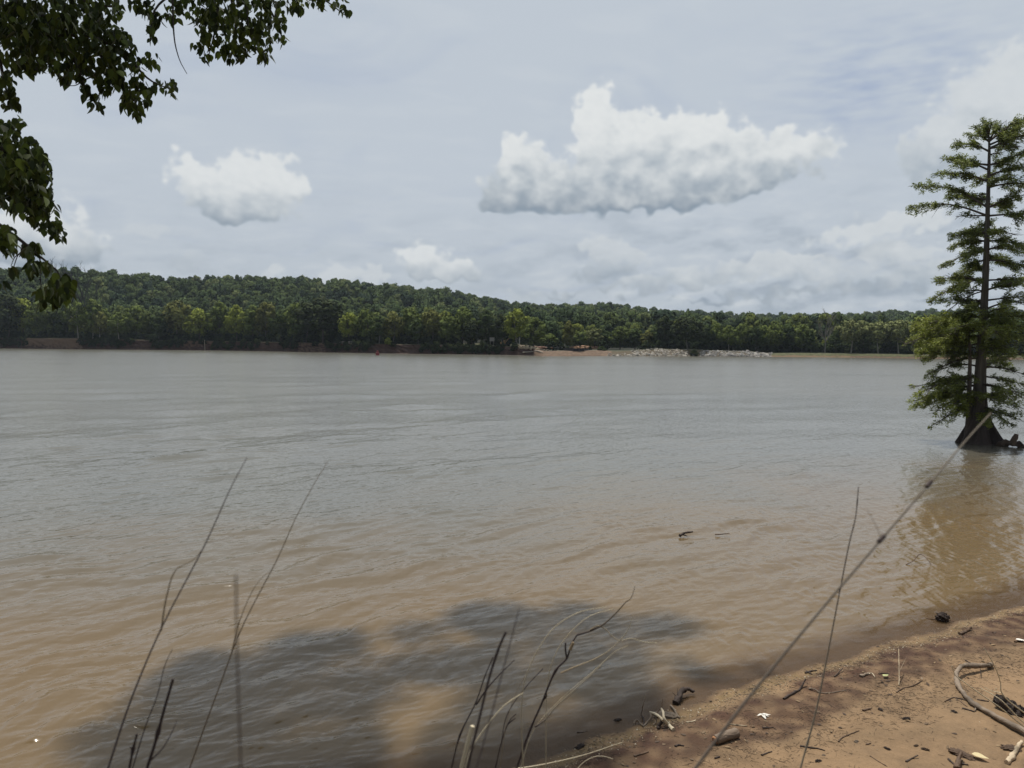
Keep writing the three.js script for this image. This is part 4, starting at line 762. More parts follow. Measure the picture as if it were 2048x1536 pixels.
  for (let k = 0; k < 26; k++) {                            // and those that grow away behind
    const y = 1.6 + (k / 26) * (H - 2.6), a = r() * 6.28, L = Math.min(2.5, 0.5 + (H - y) * 0.3) * (0.55 + 0.45 * r()), f = axisAt(y).clone();
    limb(f, f.clone().add(V(Math.cos(a) * L * 0.8, -0.02 * L + 0.1, -Math.abs(Math.sin(a)) * L)), { wide: 0.5, start: 0.25, tone: 0.3 + 0.3 * r(), fol: y < 3 ? 0.6 : 0.9, r0: 0.035 });
  }
  // driftwood root by its foot
  const dw = base('driftwood', ground(2024, 893)), DW = Math.hypot(dw.position.x, dw.position.z), Q = (px, py, o = 0) => ranged(px, py, DW + o).sub(dw.position);
  const dm = new THREE.MeshStandardMaterial({ vertexColors: true, bumpMap: bark, bumpScale: 0.02, roughness: 0.9 });
  meshOf('log', new Geo().tube(curve([Q(1992, 893, 0.1), Q(2002, 888), Q(2014, 886), Q(2026, 887), Q(2036, 890), Q(2056, 893, 0.4)], 16), [0.04, 0.09, 0.13, 0.14, 0.12, 0.15, 0.16, 0.13, 0.1, 0.12, 0.11, 0.09, 0.08, 0.08, 0.06, 0.05, 0.04], 9, [0.1, 0.075, 0.058], true, 0.35, 4).build(), dm, dw);
  meshOf('root_stub', new Geo().tube(curve([Q(2026, 890), Q(2028, 880), Q(2032, 872), Q(2033, 868)], 8), [0.13, 0.075], 8, [0.17, 0.125, 0.09], true, 0.3, 5).build(), dm, dw);
  meshOf('root_stub', new Geo().tube(curve([Q(2004, 890, -0.1), Q(2010, 884, -0.1), Q(2012, 881, -0.1)], 6), [0.09, 0.05], 7, [0.14, 0.105, 0.08], true, 0.3, 6).build(), dm, dw);
  meshOf('root_stub', new Geo().tube(curve([Q(2034, 888), Q(2038, 884), Q(2046, 890)], 6), [0.09, 0.035], 7, [0.08, 0.06, 0.05], true, 0.3, 7).build(), dm, dw);
  tag(dw, 'brown driftwood root half sunk beside the flared trunk in the water', 'driftwood');
}
cypress();

// ================================================================== OVERHANGING TREE
function leafGeo(bend) {                  // ovate leaf, 1 long, hanging along -y, folded a little along its midrib
  const g = new Geo(), rows = [[0, 0], [0.12, 0.22], [0.3, 0.31], [0.52, 0.27], [0.75, 0.15], [1, 0]], c = [1, 1, 1];
  rows.forEach(([t, w], i) => {
    const z = bend * t * t * 0.5, fold = 0.3 * w;
    g.vert(V(-w, -t, z + fold), V(-0.5, 0.1, 1).normalize(), 0, t, c); g.vert(V(0, -t, z), V(0, 0.1, 1).normalize(), 0.5, t, c); g.vert(V(w, -t, z + fold), V(0.5, 0.1, 1).normalize(), 1, t, c);
    if (i) { const b = g.count - 6; g.i.push(b, b + 3, b + 1, b + 1, b + 3, b + 4, b + 1, b + 4, b + 2, b + 2, b + 4, b + 5); }
  });
  return g;
}
function overhang() {
  const r = rng(4242), tree = base('overhanging_tree', V(-2.4, beachY(-2.4, 2.6), 2.6)), O = tree.position;
  tag(tree, 'leafy branches of a broadleaf tree hanging into the top left of the view', 'tree');
  const at = (px, py, d) => ranged(px, py, d).sub(O);
  const barkC = [0.05, 0.042, 0.036], trunkTop = V(-0.6, 5.2, -1.2), wood = (name, pts, a, b, sides = 7, parent = tree) => meshOf(name, new Geo().tube(curve(pts, 18), [a, b], sides, barkC, true).build(), M.wood, parent);
  wood('trunk', [V(0, -0.5, 0), V(-0.05, 1.5, -0.2), V(-0.3, 3.4, -0.6), trunkTop, V(-0.5, 7.5, -2), V(0.4, 9.6, -3.2)], 0.3, 0.17, 14);
  // foliage lumps: photograph position, radius, and distance
  const A = 6.8, B = 7.2, C = 5.4, Dd = 4.7;
  const lumps = [
    ...[[15, 20, 62], [90, 25, 66], [150, 50, 56], [205, 20, 38], [60, 90, 52], [130, 105, 52], [190, 115, 46], [235, 112, 40], [252, 150, 34], [275, 190, 30], [336, 178, 17], [312, 172, 10], [172, 182, 13], [188, 203, 15], [203, 222, 9], [262, 210, 20], [280, 228, 11], [40, 118, 30], [66, 138, 15], [8, 70, 40], [222, 58, 22], [160, 140, 26], [215, 165, 26], [304, 122, 16], [90, 70, 46], [8, 165, 22], [16, 200, 20], [30, 208, 10], [196, 70, 30], [240, 85, 24], [130, 160, 12]].map((q) => [...q, A]),
    ...[[290, 14, 22], [312, 38, 15], [300, 64, 12], [308, 80, 8], [345, 18, 20], [345, 40, 10], [400, 5, 40], [450, 12, 46], [500, 20, 42], [548, 14, 34], [425, 52, 36], [478, 70, 38], [516, 80, 32], [540, 56, 24], [408, 88, 22], [468, 106, 24], [528, 112, 13], [560, 45, 14], [566, 84, 10], [600, 6, 22], [640, 2, 22], [676, 8, 13], [692, 26, 9], [412, 120, 9], [520, 122, 9], [440, 100, 14], [590, 20, 10], [268, 10, 10]].map((q) => [...q, B]),
    ...[[12, 256, 16], [34, 246, 10], [44, 250, 7], [10, 315, 56], [48, 318, 40], [60, 288, 10], [76, 330, 26], [40, 375, 56], [84, 372, 24], [70, 405, 34], [94, 420, 20], [64, 436, 11], [104, 458, 20], [118, 472, 11], [14, 380, 22], [84, 452, 10], [56, 400, 30], [30, 350, 44]].map((q) => [...q, C]),
    ...[[4, 475, 24], [16, 496, 12], [14, 470, 14], [60, 505, 17], [74, 500, 10], [26, 546, 9], [60, 532, 9], [80, 536, 12], [96, 536, 10], [120, 578, 26], [106, 590, 18], [84, 588, 12], [86, 606, 9], [132, 570, 14], [2, 575, 8], [68, 552, 7], [112, 608, 8]].map((q) => [...q, Dd]),
  ];
  // limbs and twigs that carry them
  const twig = (pts, d, a = 0.012, b = 0.003) => wood('twig', pts.map(([x, y, dd]) => at(x, y, (dd ?? 0) + d)), a, b, 5);
  wood('limb', [trunkTop, V(-2.6, 6.6, -3.4), at(-260, -160, A), at(-60, -70, A)], 0.13, 0.05); wood('limb', [V(-0.5, 7.5, -2), V(-1.6, 8.2, -4.5), at(330, -330, B), at(460, -140, B)], 0.11, 0.04); wood('limb', [V(-0.4, 4.2, -0.9), V(-2.4, 4.6, -2.6), at(-330, 200, C), at(-110, 250, C)], 0.09, 0.04); wood('limb', [V(-0.3, 3.6, -0.7), V(-2.2, 3.4, -2.2), at(-360, 400, Dd), at(-120, 430, Dd)], 0.06, 0.022);
  for (const p of [[[-60, -70], [60, 20], [190, 100], [262, 190], [284, 232]], [[-60, -70], [40, 60], [60, 140]], [[60, 20], [150, 60], [240, 100], [300, 160], [345, 180]], [[120, 70], [150, 120], [165, 165], [190, 205], [206, 230]], [[-60, -70], [130, -10], [230, 10], [210, -30]], [[-60, -70], [-10, 80], [10, 170], [20, 205]]]) twig(p, A, 0.022);
  twig([[190, 150], [166, 162], [150, 171], [123, 170]], A - 0.2, 0.006, 0.002);
  for (const p of [[[460, -140], [440, -20], [430, 60], [415, 120]], [[460, -140], [490, 0], [500, 70], [525, 120]], [[460, -140], [560, -30], [640, -5], [695, 34]], [[460, -140], [380, -40], [310, 20], [302, 80]], [[470, -60], [540, 20], [568, 85]], [[450, -60], [470, 40], [470, 115]]]) twig(p, B, 0.02);
  twig([[345, -10], [347, 60], [351, 92], [360, 122], [374, 148]], B - 0.3, 0.008, 0.0025);
  for (const p of [[[-110, 250], [10, 300], [70, 380], [104, 455], [122, 476]], [[-110, 250], [-20, 350], [50, 400], [70, 440]], [[-110, 250], [0, 260], [46, 246]]]) twig(p, C, 0.02);
  twig([[-120, 430], [-10, 445], [17, 463], [46, 484], [70, 505], [95, 525], [117, 546], [124, 575]], Dd, 0.012, 0.003); twig([[17, 463], [22, 480], [44, 500], [36, 510], [24, 545]], Dd, 0.005, 0.002); twig([[46, 484], [42, 505], [30, 514], [22, 532]], Dd - 0.1, 0.004, 0.0015); twig([[80, 512], [80, 540], [82, 580]], Dd, 0.004, 0.002);
  // leaves
  const bends = [0.25, -0.35, 0.7], geos = bends.map(leafGeo), built = geos.map((g) => g.build()), spots = [];
  const e = new THREE.Euler(0, 0, 0, 'YXZ'), q = new THREE.Quaternion(), m4 = new THREE.Matrix4();
  for (const [px, py, rad, d] of lumps) {
    const n = Math.max(3, Math.round((rad / 12) ** 2 * (d < 6 ? 9.5 : 8.6) + rad * 0.25));
    for (let k = 0; k < n; k++) {
      const a = r() * 6.283, t = Math.sqrt(r()), size = (0.046 + 0.038 * r()) * (d < 6 ? 0.82 : 1), x = px + Math.cos(a) * rad * t * 1.02, y = py + Math.sin(a) * rad * t * 1.02 - 7;
      spots.push({ x, y, edge: 0, p: at(x, y, d + (r() - 0.5) * Math.min(1.6, 0.25 + rad * 0.02)), size, rot: [(r() - 0.5) * 1.5, r() * 6.28, (r() - 0.5) * 0.9], v: 0.65 + 0.7 * r(), k: (r() * 3) | 0 });
    }
  }
  for (const s of spots) for (const t of spots) if (Math.abs(s.x - t.x) < 26 && Math.abs(s.y - t.y) < 26) s.edge++;
  spots.sort((a, b) => (a.x < -10 || a.y < -12 ? 1e5 : 0) + a.edge - ((b.x < -10 || b.y < -12 ? 1e5 : 0) + b.edge));
  const GREENS = [[0.016, 0.026, 0.009], [0.1, 0.135, 0.025]];
  const mats = [0.2, 0.5, 0.85].map((t) => new THREE.MeshPhysicalMaterial({ specularIntensity: 0.35, color: new THREE.Color().setRGB(...mix3(GREENS[0], GREENS[1], t)), roughness: 0.6, transmission: 0.3, thickness: 0, side: THREE.DoubleSide }));
  const rest = new Geo();
  spots.forEach((s, i) => {
    e.set(...s.rot); q.setFromEuler(e); const w = s.size * (0.82 + 0.2 * s.v);
    if (i < 300) { const m = shadows(new THREE.Mesh(built[s.k], mats[i % 3])); m.name = 'leaf'; m.position.copy(s.p); m.quaternion.copy(q); m.scale.set(w, s.size, s.size); tree.add(m); } else rest.merge(geos[s.k], m4.compose(s.p, q, V(w, s.size, s.size)), mix3(GREENS[0], GREENS[1], r()).map((c) => c * s.v));
  });
  const fo = meshOf('foliage', rest.build(), M.nearLeaf, tree); fo.userData.kind = 'stuff';
  // the high crown over the water, out of the picture, whose shade lies on the water
  const limbs = [[[0.4, 9.6, -3.2], [1.2, 11.2, -7], [2.4, 13.2, -12.5]], [[0.2, 9, -3], [-1, 11, -7], [-1.5, 13.2, -12.9]], [[-0.4, 8, -2.4], [-2.6, 10.6, -6], [-4.5, 12.4, -11.5]], [[0.4, 9.6, -3.2], [3, 11.6, -8], [4.8, 13.6, -13]]];
  for (const L of limbs) wood('limb', L.map((p) => V(...p).sub(V(0, 0, 0))), 0.12, 0.03);
  // shaded water, as seen: each lump of crown stands where the sun throws it there
  const shade = [];
  const row = (x0, y0, x1, y1, n, rad) => { for (let k = 0; k < n; k++) { const t = n === 1 ? 0 : k / (n - 1); shade.push([mix(x0, x1, t), mix(y0, y1, t), rad]); } };
  row(960, 1244, 1330, 1250, 8, 0.5); row(760, 1262, 1000, 1250, 5, 0.5); row(560, 1300, 780, 1272, 5, 0.5); row(380, 1335, 580, 1300, 5, 0.48); row(300, 1400, 560, 1345, 6, 0.5); row(560, 1350, 1340, 1300, 15, 0.55); row(240, 1470, 720, 1400, 9, 0.5); row(930, 1370, 1290, 1350, 7, 0.5); row(250, 1540, 700, 1500, 8, 0.48); row(960, 1440, 1180, 1425, 4, 0.4); row(930, 1500, 1130, 1500, 4, 0.45); row(340, 1590, 640, 1570, 5, 0.5); row(1180, 1470, 1300, 1430, 3, 0.28); row(1350, 1300, 1385, 1330, 2, 0.3); row(1060, 1560, 1260, 1520, 4, 0.36); row(1400, 1360, 1530, 1352, 3, 0.14); row(700, 1560, 940, 1560, 4, 0.3); row(1180, 1390, 1320, 1385, 3, 0.3);
  const list = [];
  for (const q of shade) {
    const x = q[0] + (r() - 0.5) * 60, y = q[1] + (r() - 0.5) * 26, rad = q[2] * (0.6 + 0.55 * r());
    if (N2b(x * 0.006, y * 0.014) > 0.3) continue;
    const g = ground(x, y), h = (4 + 0.455 * -g.z + 1.7 + 0.5 * rad) / (1 - 0.455 * 0.392) + 0.9 * r(), c = g.clone().addScaledVector(SUN, h / SUN.y);
    const n = Math.round(rad * rad * 1300);
    for (let k = 0; k < n; k++) { const a = r() * 6.283, t = Math.sqrt(r()); list.push([c.clone().add(V(Math.cos(a) * rad * t * 1.1, (r() - 0.5) * 1.1, Math.sin(a) * rad * t * 1.1)).sub(O), 0.13 + 0.06 * r(), (r() - 0.5) * 2.2, r() * 6.28, r()]); }
  }
  for (let k = 0; k < 46; k++) {           // and the rest of the crown above the bank
    const c = V(-9.5 + 7.3 * r(), 10.6 + 3.2 * r(), -10.6 + 10 * r()).sub(O), rad = 0.8 + 0.6 * r();
    for (let j = 0; j < rad * rad * 420; j++) { const d = V(r() - 0.5, (r() - 0.5) * 0.7, r() - 0.5).normalize().multiplyScalar(rad * Math.cbrt(r())); list.push([c.clone().add(d), 0.13 + 0.06 * r(), (r() - 0.5) * 2.2, r() * 6.28, r()]); }
  }
  const im = shadows(new THREE.InstancedMesh(built[0], new THREE.MeshPhysicalMaterial({ color: 0xffffff, roughness: 0.6, transmission: 0.2, thickness: 0, side: THREE.DoubleSide }), list.length)); im.name = 'foliage'; im.userData.kind = 'stuff';
  list.forEach(([p, s, rx, ry, t], i) => { im.setMatrixAt(i, m4.compose(p, q.setFromEuler(e.set(rx, ry, 0)), V(s, s, s))); im.setColorAt(i, new THREE.Color().setRGB(...mix3(GREENS[0], GREENS[1], t))); });
  tree.add(im);
}
overhang();

// ================================================================== WEEDS IN THE FOREGROUND
const DARKSTEM = [0.045, 0.028, 0.026], TANSTEM = [0.3, 0.22, 0.13], PALESTEM = [0.66, 0.57, 0.4], GREYSTEM = [0.12, 0.09, 0.085];
function rooted(pts) {                    // goes on down from the lower frame edge into the ground of the bank
  const [a, b] = pts, dir = a.clone().sub(b).normalize(), out = []; let p = a.clone();
  for (let k = 0; k < 60; k++) { dir.lerp(V(0, -1, 0), 0.02).normalize(); p = p.clone().addScaledVector(dir, 0.1); out.unshift(p); if (p.y < Math.max(-0.1, beachY(p.x, p.z)) - 0.03) break; }
  return [...out.filter((_, i) => i % 3 === 0), ...pts];
}
function stalk(g, pts, r0, r1, c0, c1, nodes = 0, n = 40, sides = 6) {
  const q = curve(pts, n), rad = q.map((_, i) => { const t = i / n, bump = nodes ? Math.exp(-(((((t * nodes) % 1) - 0.5) * 26) ** 2)) * 0.75 : 0; return mix(r0, r1, t) * (1 + bump); });
  g.tube(q, rad, sides, q.map((_, i) => mix3(c0, c1, i / n)), true); return g;
}
const dp = (list, d) => list.map(([x, y, dd]) => ranged(x, y, dd ?? d));
function weed(label, main, branches, category = 'weed stalk') {
  const w = base('dry_weed'); meshOf('stem', main.build(), M.stem, w);
  for (const [name, g] of branches) meshOf(name, g.build(), M.stem, w);
  return tag(w, label, category);
}
function weeds() {
  const S = (...a) => stalk(new Geo(), ...a);
  weed('long thin dark stalk rising to the right at far left, with one side blade', S(rooted(dp([[215, 1540], [262, 1400], [322, 1258], [412, 1085], [462, 975], [494, 915]], 1.5)), 0.0034, 0.0006, DARKSTEM, GREYSTEM, 12, 60), [['blade', S(dp([[322, 1262], [334, 1190], [352, 1140], [386, 1120], [404, 1100]], 1.52), 0.0016, 0.0005, TANSTEM, TANSTEM)], ['twig', S(dp([[408, 1086], [440, 1080], [470, 1070]], 1.5), 0.0006, 0.0003, TANSTEM, TANSTEM)]]);
  weed('long thin dark stalk right of the leftmost one, its pale tip far over the water', S(rooted(dp([[378, 1540], [440, 1370], [484, 1255], [556, 1115], [592, 1035], [630, 965], [656, 922]], 1.75)), 0.0031, 0.0005, DARKSTEM, TANSTEM, 12, 60), [['blade', S(dp([[462, 1310], [480, 1240], [512, 1170], [540, 1140]], 1.77), 0.0014, 0.0004, TANSTEM, TANSTEM)]]);
  weed('blurred upright stalk close to the lens, left of the middle', S(rooted(dp([[482, 1540], [478, 1420], [474, 1300], [472, 1150]], 0.62)), 0.0011, 0.0007, [0.13, 0.085, 0.065], [0.14, 0.1, 0.07], 0, 30), []);
  weed('short dark broken stalk with a forked twig between the two long ones', S(rooted(dp([[293, 1540], [312, 1480], [328, 1420], [345, 1362], [346, 1358]], 1.6)), 0.004, 0.0024, DARKSTEM, DARKSTEM, 6, 40), [['twig', S(dp([[300, 1522], [324, 1498], [342, 1468], [354, 1440]], 1.6), 0.0016, 0.0006, DARKSTEM, GREYSTEM)]]);
  weed('thin dark blade curving beside the leftmost stalk', S(rooted(dp([[264, 1540], [292, 1450], [315, 1390], [330, 1330], [345, 1298]], 1.7)), 0.0026, 0.0006, DARKSTEM, DARKSTEM, 0, 40), []);
  weed('dark stub in the lower left corner beside the long stalk', S(rooted(dp([[258, 1540], [266, 1500], [274, 1468]], 1.55)), 0.0034, 0.002, DARKSTEM, DARKSTEM, 4, 24), [['twig', S(dp([[266, 1500], [260, 1494]], 1.55), 0.002, 0.001, DARKSTEM, DARKSTEM)]]);
  // the branching dead weed in the middle, with pale blades round it
  const d = 2.15, m = S(rooted(dp([[1032, 1540], [1060, 1460], [1082, 1410], [1112, 1340], [1134, 1316], [1142, 1290], [1154, 1270]], d)), 0.005, 0.0022, [0.07, 0.05, 0.045], DARKSTEM, 7, 60);
  weed('branching dead weed in the middle, dark stem with pale curling twigs', m, [
    ['branch', S(dp([[1154, 1270], [1180, 1262], [1205, 1250], [1230, 1228], [1252, 1204], [1262, 1196], [1270, 1172]], d), 0.003, 0.0008, DARKSTEM, TANSTEM)], ['branch', S(dp([[1180, 1260], [1196, 1252], [1210, 1258], [1226, 1274], [1240, 1281], [1262, 1277], [1288, 1284], [1314, 1286]], d), 0.0016, 0.001, TANSTEM, PALESTEM)],
    ['branch', S(dp([[1122, 1346], [1150, 1334], [1190, 1318], [1220, 1300], [1240, 1281], [1256, 1260], [1265, 1232]], d), 0.0022, 0.0007, TANSTEM, PALESTEM)], ['branch', S(dp([[1134, 1318], [1131, 1300], [1131, 1285]], d), 0.003, 0.0025, DARKSTEM, DARKSTEM)], ['branch', S(dp([[1070, 1454], [1090, 1440], [1110, 1416], [1180, 1352], [1230, 1304], [1256, 1291]], d), 0.0024, 0.0008, DARKSTEM, PALESTEM)],
    ['branch', S(dp([[1078, 1420], [1086, 1402], [1093, 1392], [1092, 1380]], d), 0.0026, 0.0014, DARKSTEM, DARKSTEM)], ['branch', S(dp([[1140, 1300], [1146, 1286], [1144, 1288]], d - 0.02), 0.005, 0.003, TANSTEM, TANSTEM)],
  ], 'dead weed');
  weed('dark forked stalk left of the branching dead weed', S(rooted(dp([[902, 1540], [920, 1470], [952, 1404], [970, 1352], [986, 1314]], 2.0)), 0.0036, 0.0014, DARKSTEM, DARKSTEM, 6, 44), [['branch', S(dp([[952, 1410], [972, 1380], [1000, 1348], [1029, 1320]], 2.0), 0.0024, 0.001, DARKSTEM, DARKSTEM)]]);
  weed('soft dark stalk with a pale cut tip behind the forked one', S(rooted(dp([[934, 1540], [958, 1440], [980, 1350], [1000, 1290], [1012, 1264]], 1.35)), 0.003, 0.0022, GREYSTEM, DARKSTEM, 4, 44), []);
  weed('very thin blurred stalk reaching highest in the middle cluster', S(rooted(dp([[952, 1540], [980, 1440], [1006, 1340], [1022, 1280], [1038, 1218]], 1.0)), 0.0017, 0.0007, GREYSTEM, GREYSTEM, 0, 40), []);
  weed('thin dark stalk with a small forked head, right of the pale blade', S(rooted(dp([[990, 1540], [1004, 1480], [1020, 1440], [1032, 1428]], 2.1)), 0.004, 0.0012, DARKSTEM, DARKSTEM, 4, 36), [['branch', S(dp([[1016, 1448], [1028, 1438], [1031, 1436]], 2.1), 0.002, 0.001, DARKSTEM, DARKSTEM)], ['branch', S(dp([[1002, 1490], [1014, 1430], [1050, 1376], [1086, 1337]], 2.12), 0.0014, 0.0012, DARKSTEM, DARKSTEM)]]);
  weed('broad pale cut grass stem at the bottom of the middle cluster', S(rooted(dp([[922, 1540], [932, 1500], [945, 1452]], 1.7)), 0.0055, 0.005, TANSTEM, PALESTEM, 0, 20), [], 'grass stem');
  weed('pale grass blade arching from the cut stem up to the right', S(rooted(dp([[930, 1540], [940, 1504], [972, 1454], [1010, 1410], [1046, 1386]], 1.9)), 0.0026, 0.0014, PALESTEM, PALESTEM, 0, 34), [], 'grass blade');
  weed('pale grass blade that bends far over, outermost of the two arching together', S(rooted(dp([[1047, 1540], [1044, 1480], [1043, 1420], [1050, 1360], [1076, 1300], [1110, 1254], [1160, 1224], [1214, 1214]], 2.0)), 0.0025, 0.001, TANSTEM, PALESTEM, 0, 44), [], 'grass blade');
  weed('pale grass blade arching to the right beneath the outermost arch', S(rooted(dp([[1092, 1540], [1092, 1440], [1096, 1358], [1112, 1306], [1140, 1266], [1180, 1232], [1228, 1218]], 2.3)), 0.0026, 0.001, TANSTEM, PALESTEM, 0, 44), [], 'grass blade');
  weed('long pale grass blade leaning low across the wet sand', S(dp([[1010, 1541, 2.6], [1080, 1530, 2.65], [1160, 1512, 2.7], [1246, 1484, 2.8]], 2.6), 0.0022, 0.0007, PALESTEM, PALESTEM, 0, 30).merge(S(rooted(dp([[1010, 1541], [1040, 1536]], 2.6)), 0.0022, 0.0022, PALESTEM, PALESTEM, 0, 20), new THREE.Matrix4()), [], 'grass blade');
  weed('short pale blade curling over at the bottom edge below the wet sand', S(rooted(dp([[1152, 1541], [1168, 1524], [1190, 1513], [1210, 1513], [1226, 1518]], 2.7)), 0.0022, 0.0008, PALESTEM, PALESTEM, 0, 30), [], 'grass blade');
  weed('fine pale grass blade curving low to the right of the branching dead weed', S(rooted(dp([[1040, 1540], [1066, 1462], [1120, 1400], [1180, 1348], [1222, 1310]], 2.25)), 0.0018, 0.0007, TANSTEM, PALESTEM, 0, 40), [], 'grass blade');
  weed('fine pale grass blade rising between the two dark forked stalks', S(rooted(dp([[1000, 1540], [1012, 1450], [1030, 1390], [1050, 1352]], 2.05)), 0.0016, 0.0006, TANSTEM, TANSTEM, 0, 40), [], 'grass blade');
  // right side
  weed('long thick dark stalk slanting up to the right across the beach', S(rooted(dp([[1388, 1540, 0.92], [1500, 1392, 0.95], [1640, 1222, 1.0], [1764, 1077, 1.06], [1858, 968, 1.12], [1926, 888, 1.18], [1982, 826, 1.24]])), 0.003, 0.0009, [0.075, 0.055, 0.058], [0.2, 0.17, 0.13], 0, 70, 8), [['joint', S(dp([[1757, 1084, 1.055], [1763, 1078, 1.06], [1769, 1071, 1.065]]), 0.003, 0.003, DARKSTEM, DARKSTEM, 0, 8)], ['joint', S(dp([[1853, 974, 1.115], [1857.5, 968.5, 1.12], [1862, 963, 1.125]]), 0.003, 0.003, DARKSTEM, DARKSTEM, 0, 8)], ['twig', S(dp([[1763, 1078], [1752, 1052], [1735, 1020]], 1.06), 0.0005, 0.0003, TANSTEM, TANSTEM)]]);
  weed('thin upright reed crossing the thick slanting stalk', S(rooted(dp([[1600, 1540], [1630, 1430], [1655, 1310], [1680, 1180], [1700, 1080], [1711, 1035], [1717, 974]], 1.9)), 0.0036, 0.0009, PALESTEM, GREYSTEM, 13, 80), [], 'reed');
}
weeds();

// ================================================================== DEBRIS ON THE BEACH
const WOODS = { dark: [0.042, 0.028, 0.022], brown: [0.11, 0.07, 0.045], grey: [0.2, 0.155, 0.115], pale: [0.4, 0.32, 0.22], bone: [0.55, 0.47, 0.34] };
function lying(list, lift) { return list.map(([x, y, up]) => { const p = beachHit(x, y); p.y = Math.max(0, beachY(p.x, p.z)) + lift + (up ?? 0); return p; }); }
function knotty(q, r0, r1, sides, c, wob, seed) {       // uneven thickness, crooked line, bark of several tones
  const n = q.length - 1, len = q.reduce((s, p, i) => s + (i ? p.distanceTo(q[i - 1]) : 0), 0), f = clamp(len / (r0 * 9), 1.5, 14);
  const rad = q.map((_, i) => { const t = i / n; return mix(r0, r1, t) * (1 + 0.28 * N2(t * f + seed, 3) + 0.45 * Math.max(0, N2(t * f * 1.7 + seed, 19) - 0.45)); });
  const pts = q.map((p, i) => p.clone().add(V(N2(i * 0.5 + seed, 1), 0.4 * N2(i * 0.5 + seed, 5), N2(i * 0.5 + seed, 9)).multiplyScalar(r0 * 0.28)));
  return new Geo().tube(pts, rad, sides, q.map((_, i) => { const v = 1 + 0.5 * N2((i / n) * f * 1.3 + seed, 7), w = clamp(N2((i / n) * f + seed, 31) * 0.7); return mix3(c.map((x) => x * v), c.map((x) => x * 1.5 + 0.03), w); }), true, wob, seed);
}
function stick(label, list, rad, tone, category = 'stick', twigs = [], o = {}) {
  const q = lying(list, rad * 0.55), n = o.n ?? 14, main = knotty(curve(q.length < 3 ? [q[0], q[0].clone().lerp(q[1], 0.5), q[1]] : q, n), rad, rad * (o.taper ?? 0.55), o.sides ?? 8, WOODS[tone], o.wob ?? 0.25, Math.round(list[0][0]));
  if (!twigs.length) return tag(meshOf(o.name ?? 'stick', main.build(), M.wood), label, category);
  const w = base(o.name ?? 'stick'); meshOf('stem', main.build(), M.wood, w);
  for (const [pts, r2, t2] of twigs) { const z = lying(pts, r2); meshOf('twig', new Geo().tube(curve(z.length < 3 ? [z[0], z[0].clone().lerp(z[1], 0.5), z[1]] : z, 8), [r2, r2 * 0.5], 6, WOODS[t2 ?? tone], true, 0.25).build(), M.wood, w); }
  return tag(w, label, category);
}
function chunk(label, px, py, sx, sy, sz, tone, category, turn = 0, o = {}) {
  const g = new THREE.IcosahedronGeometry(1, 4), a = g.attributes.position;
  for (let i = 0; i < a.count; i++) { const x = a.getX(i), y = a.getY(i), z = a.getZ(i), n = 1 + (o.rough ?? 0.3) * N3(x * 1.6 + px, y * 1.6, z * 1.6 + py) + 0.12 * N3(x * 5 + px, y * 5, z * 5) + (o.ridge ? 0.16 * Math.sin(x * 16 + 2 * N3(x * 2, y * 2, z * 2)) : 0); const f = (v) => Math.sign(v) * Math.pow(Math.abs(v), o.boxy ?? 0.8); a.setXYZ(i, f(x) * sx * n, f(y) * sy * n, f(z) * sz * n); }
  g.computeVertexNormals();
  const m = meshOf(o.name ?? 'wood_chunk', g, new THREE.MeshStandardMaterial({ color: new THREE.Color().setRGB(...WOODS[tone]), roughness: 0.9, bumpMap: bark, bumpScale: 0.01 })), p = beachHit(px, py);
  m.position.set(p.x, Math.max(0, beachY(p.x, p.z)) + sy * 0.45, p.z); m.rotation.set(o.tilt ?? 0, turn, o.roll ?? 0); tag(m, label, category); return m;
}
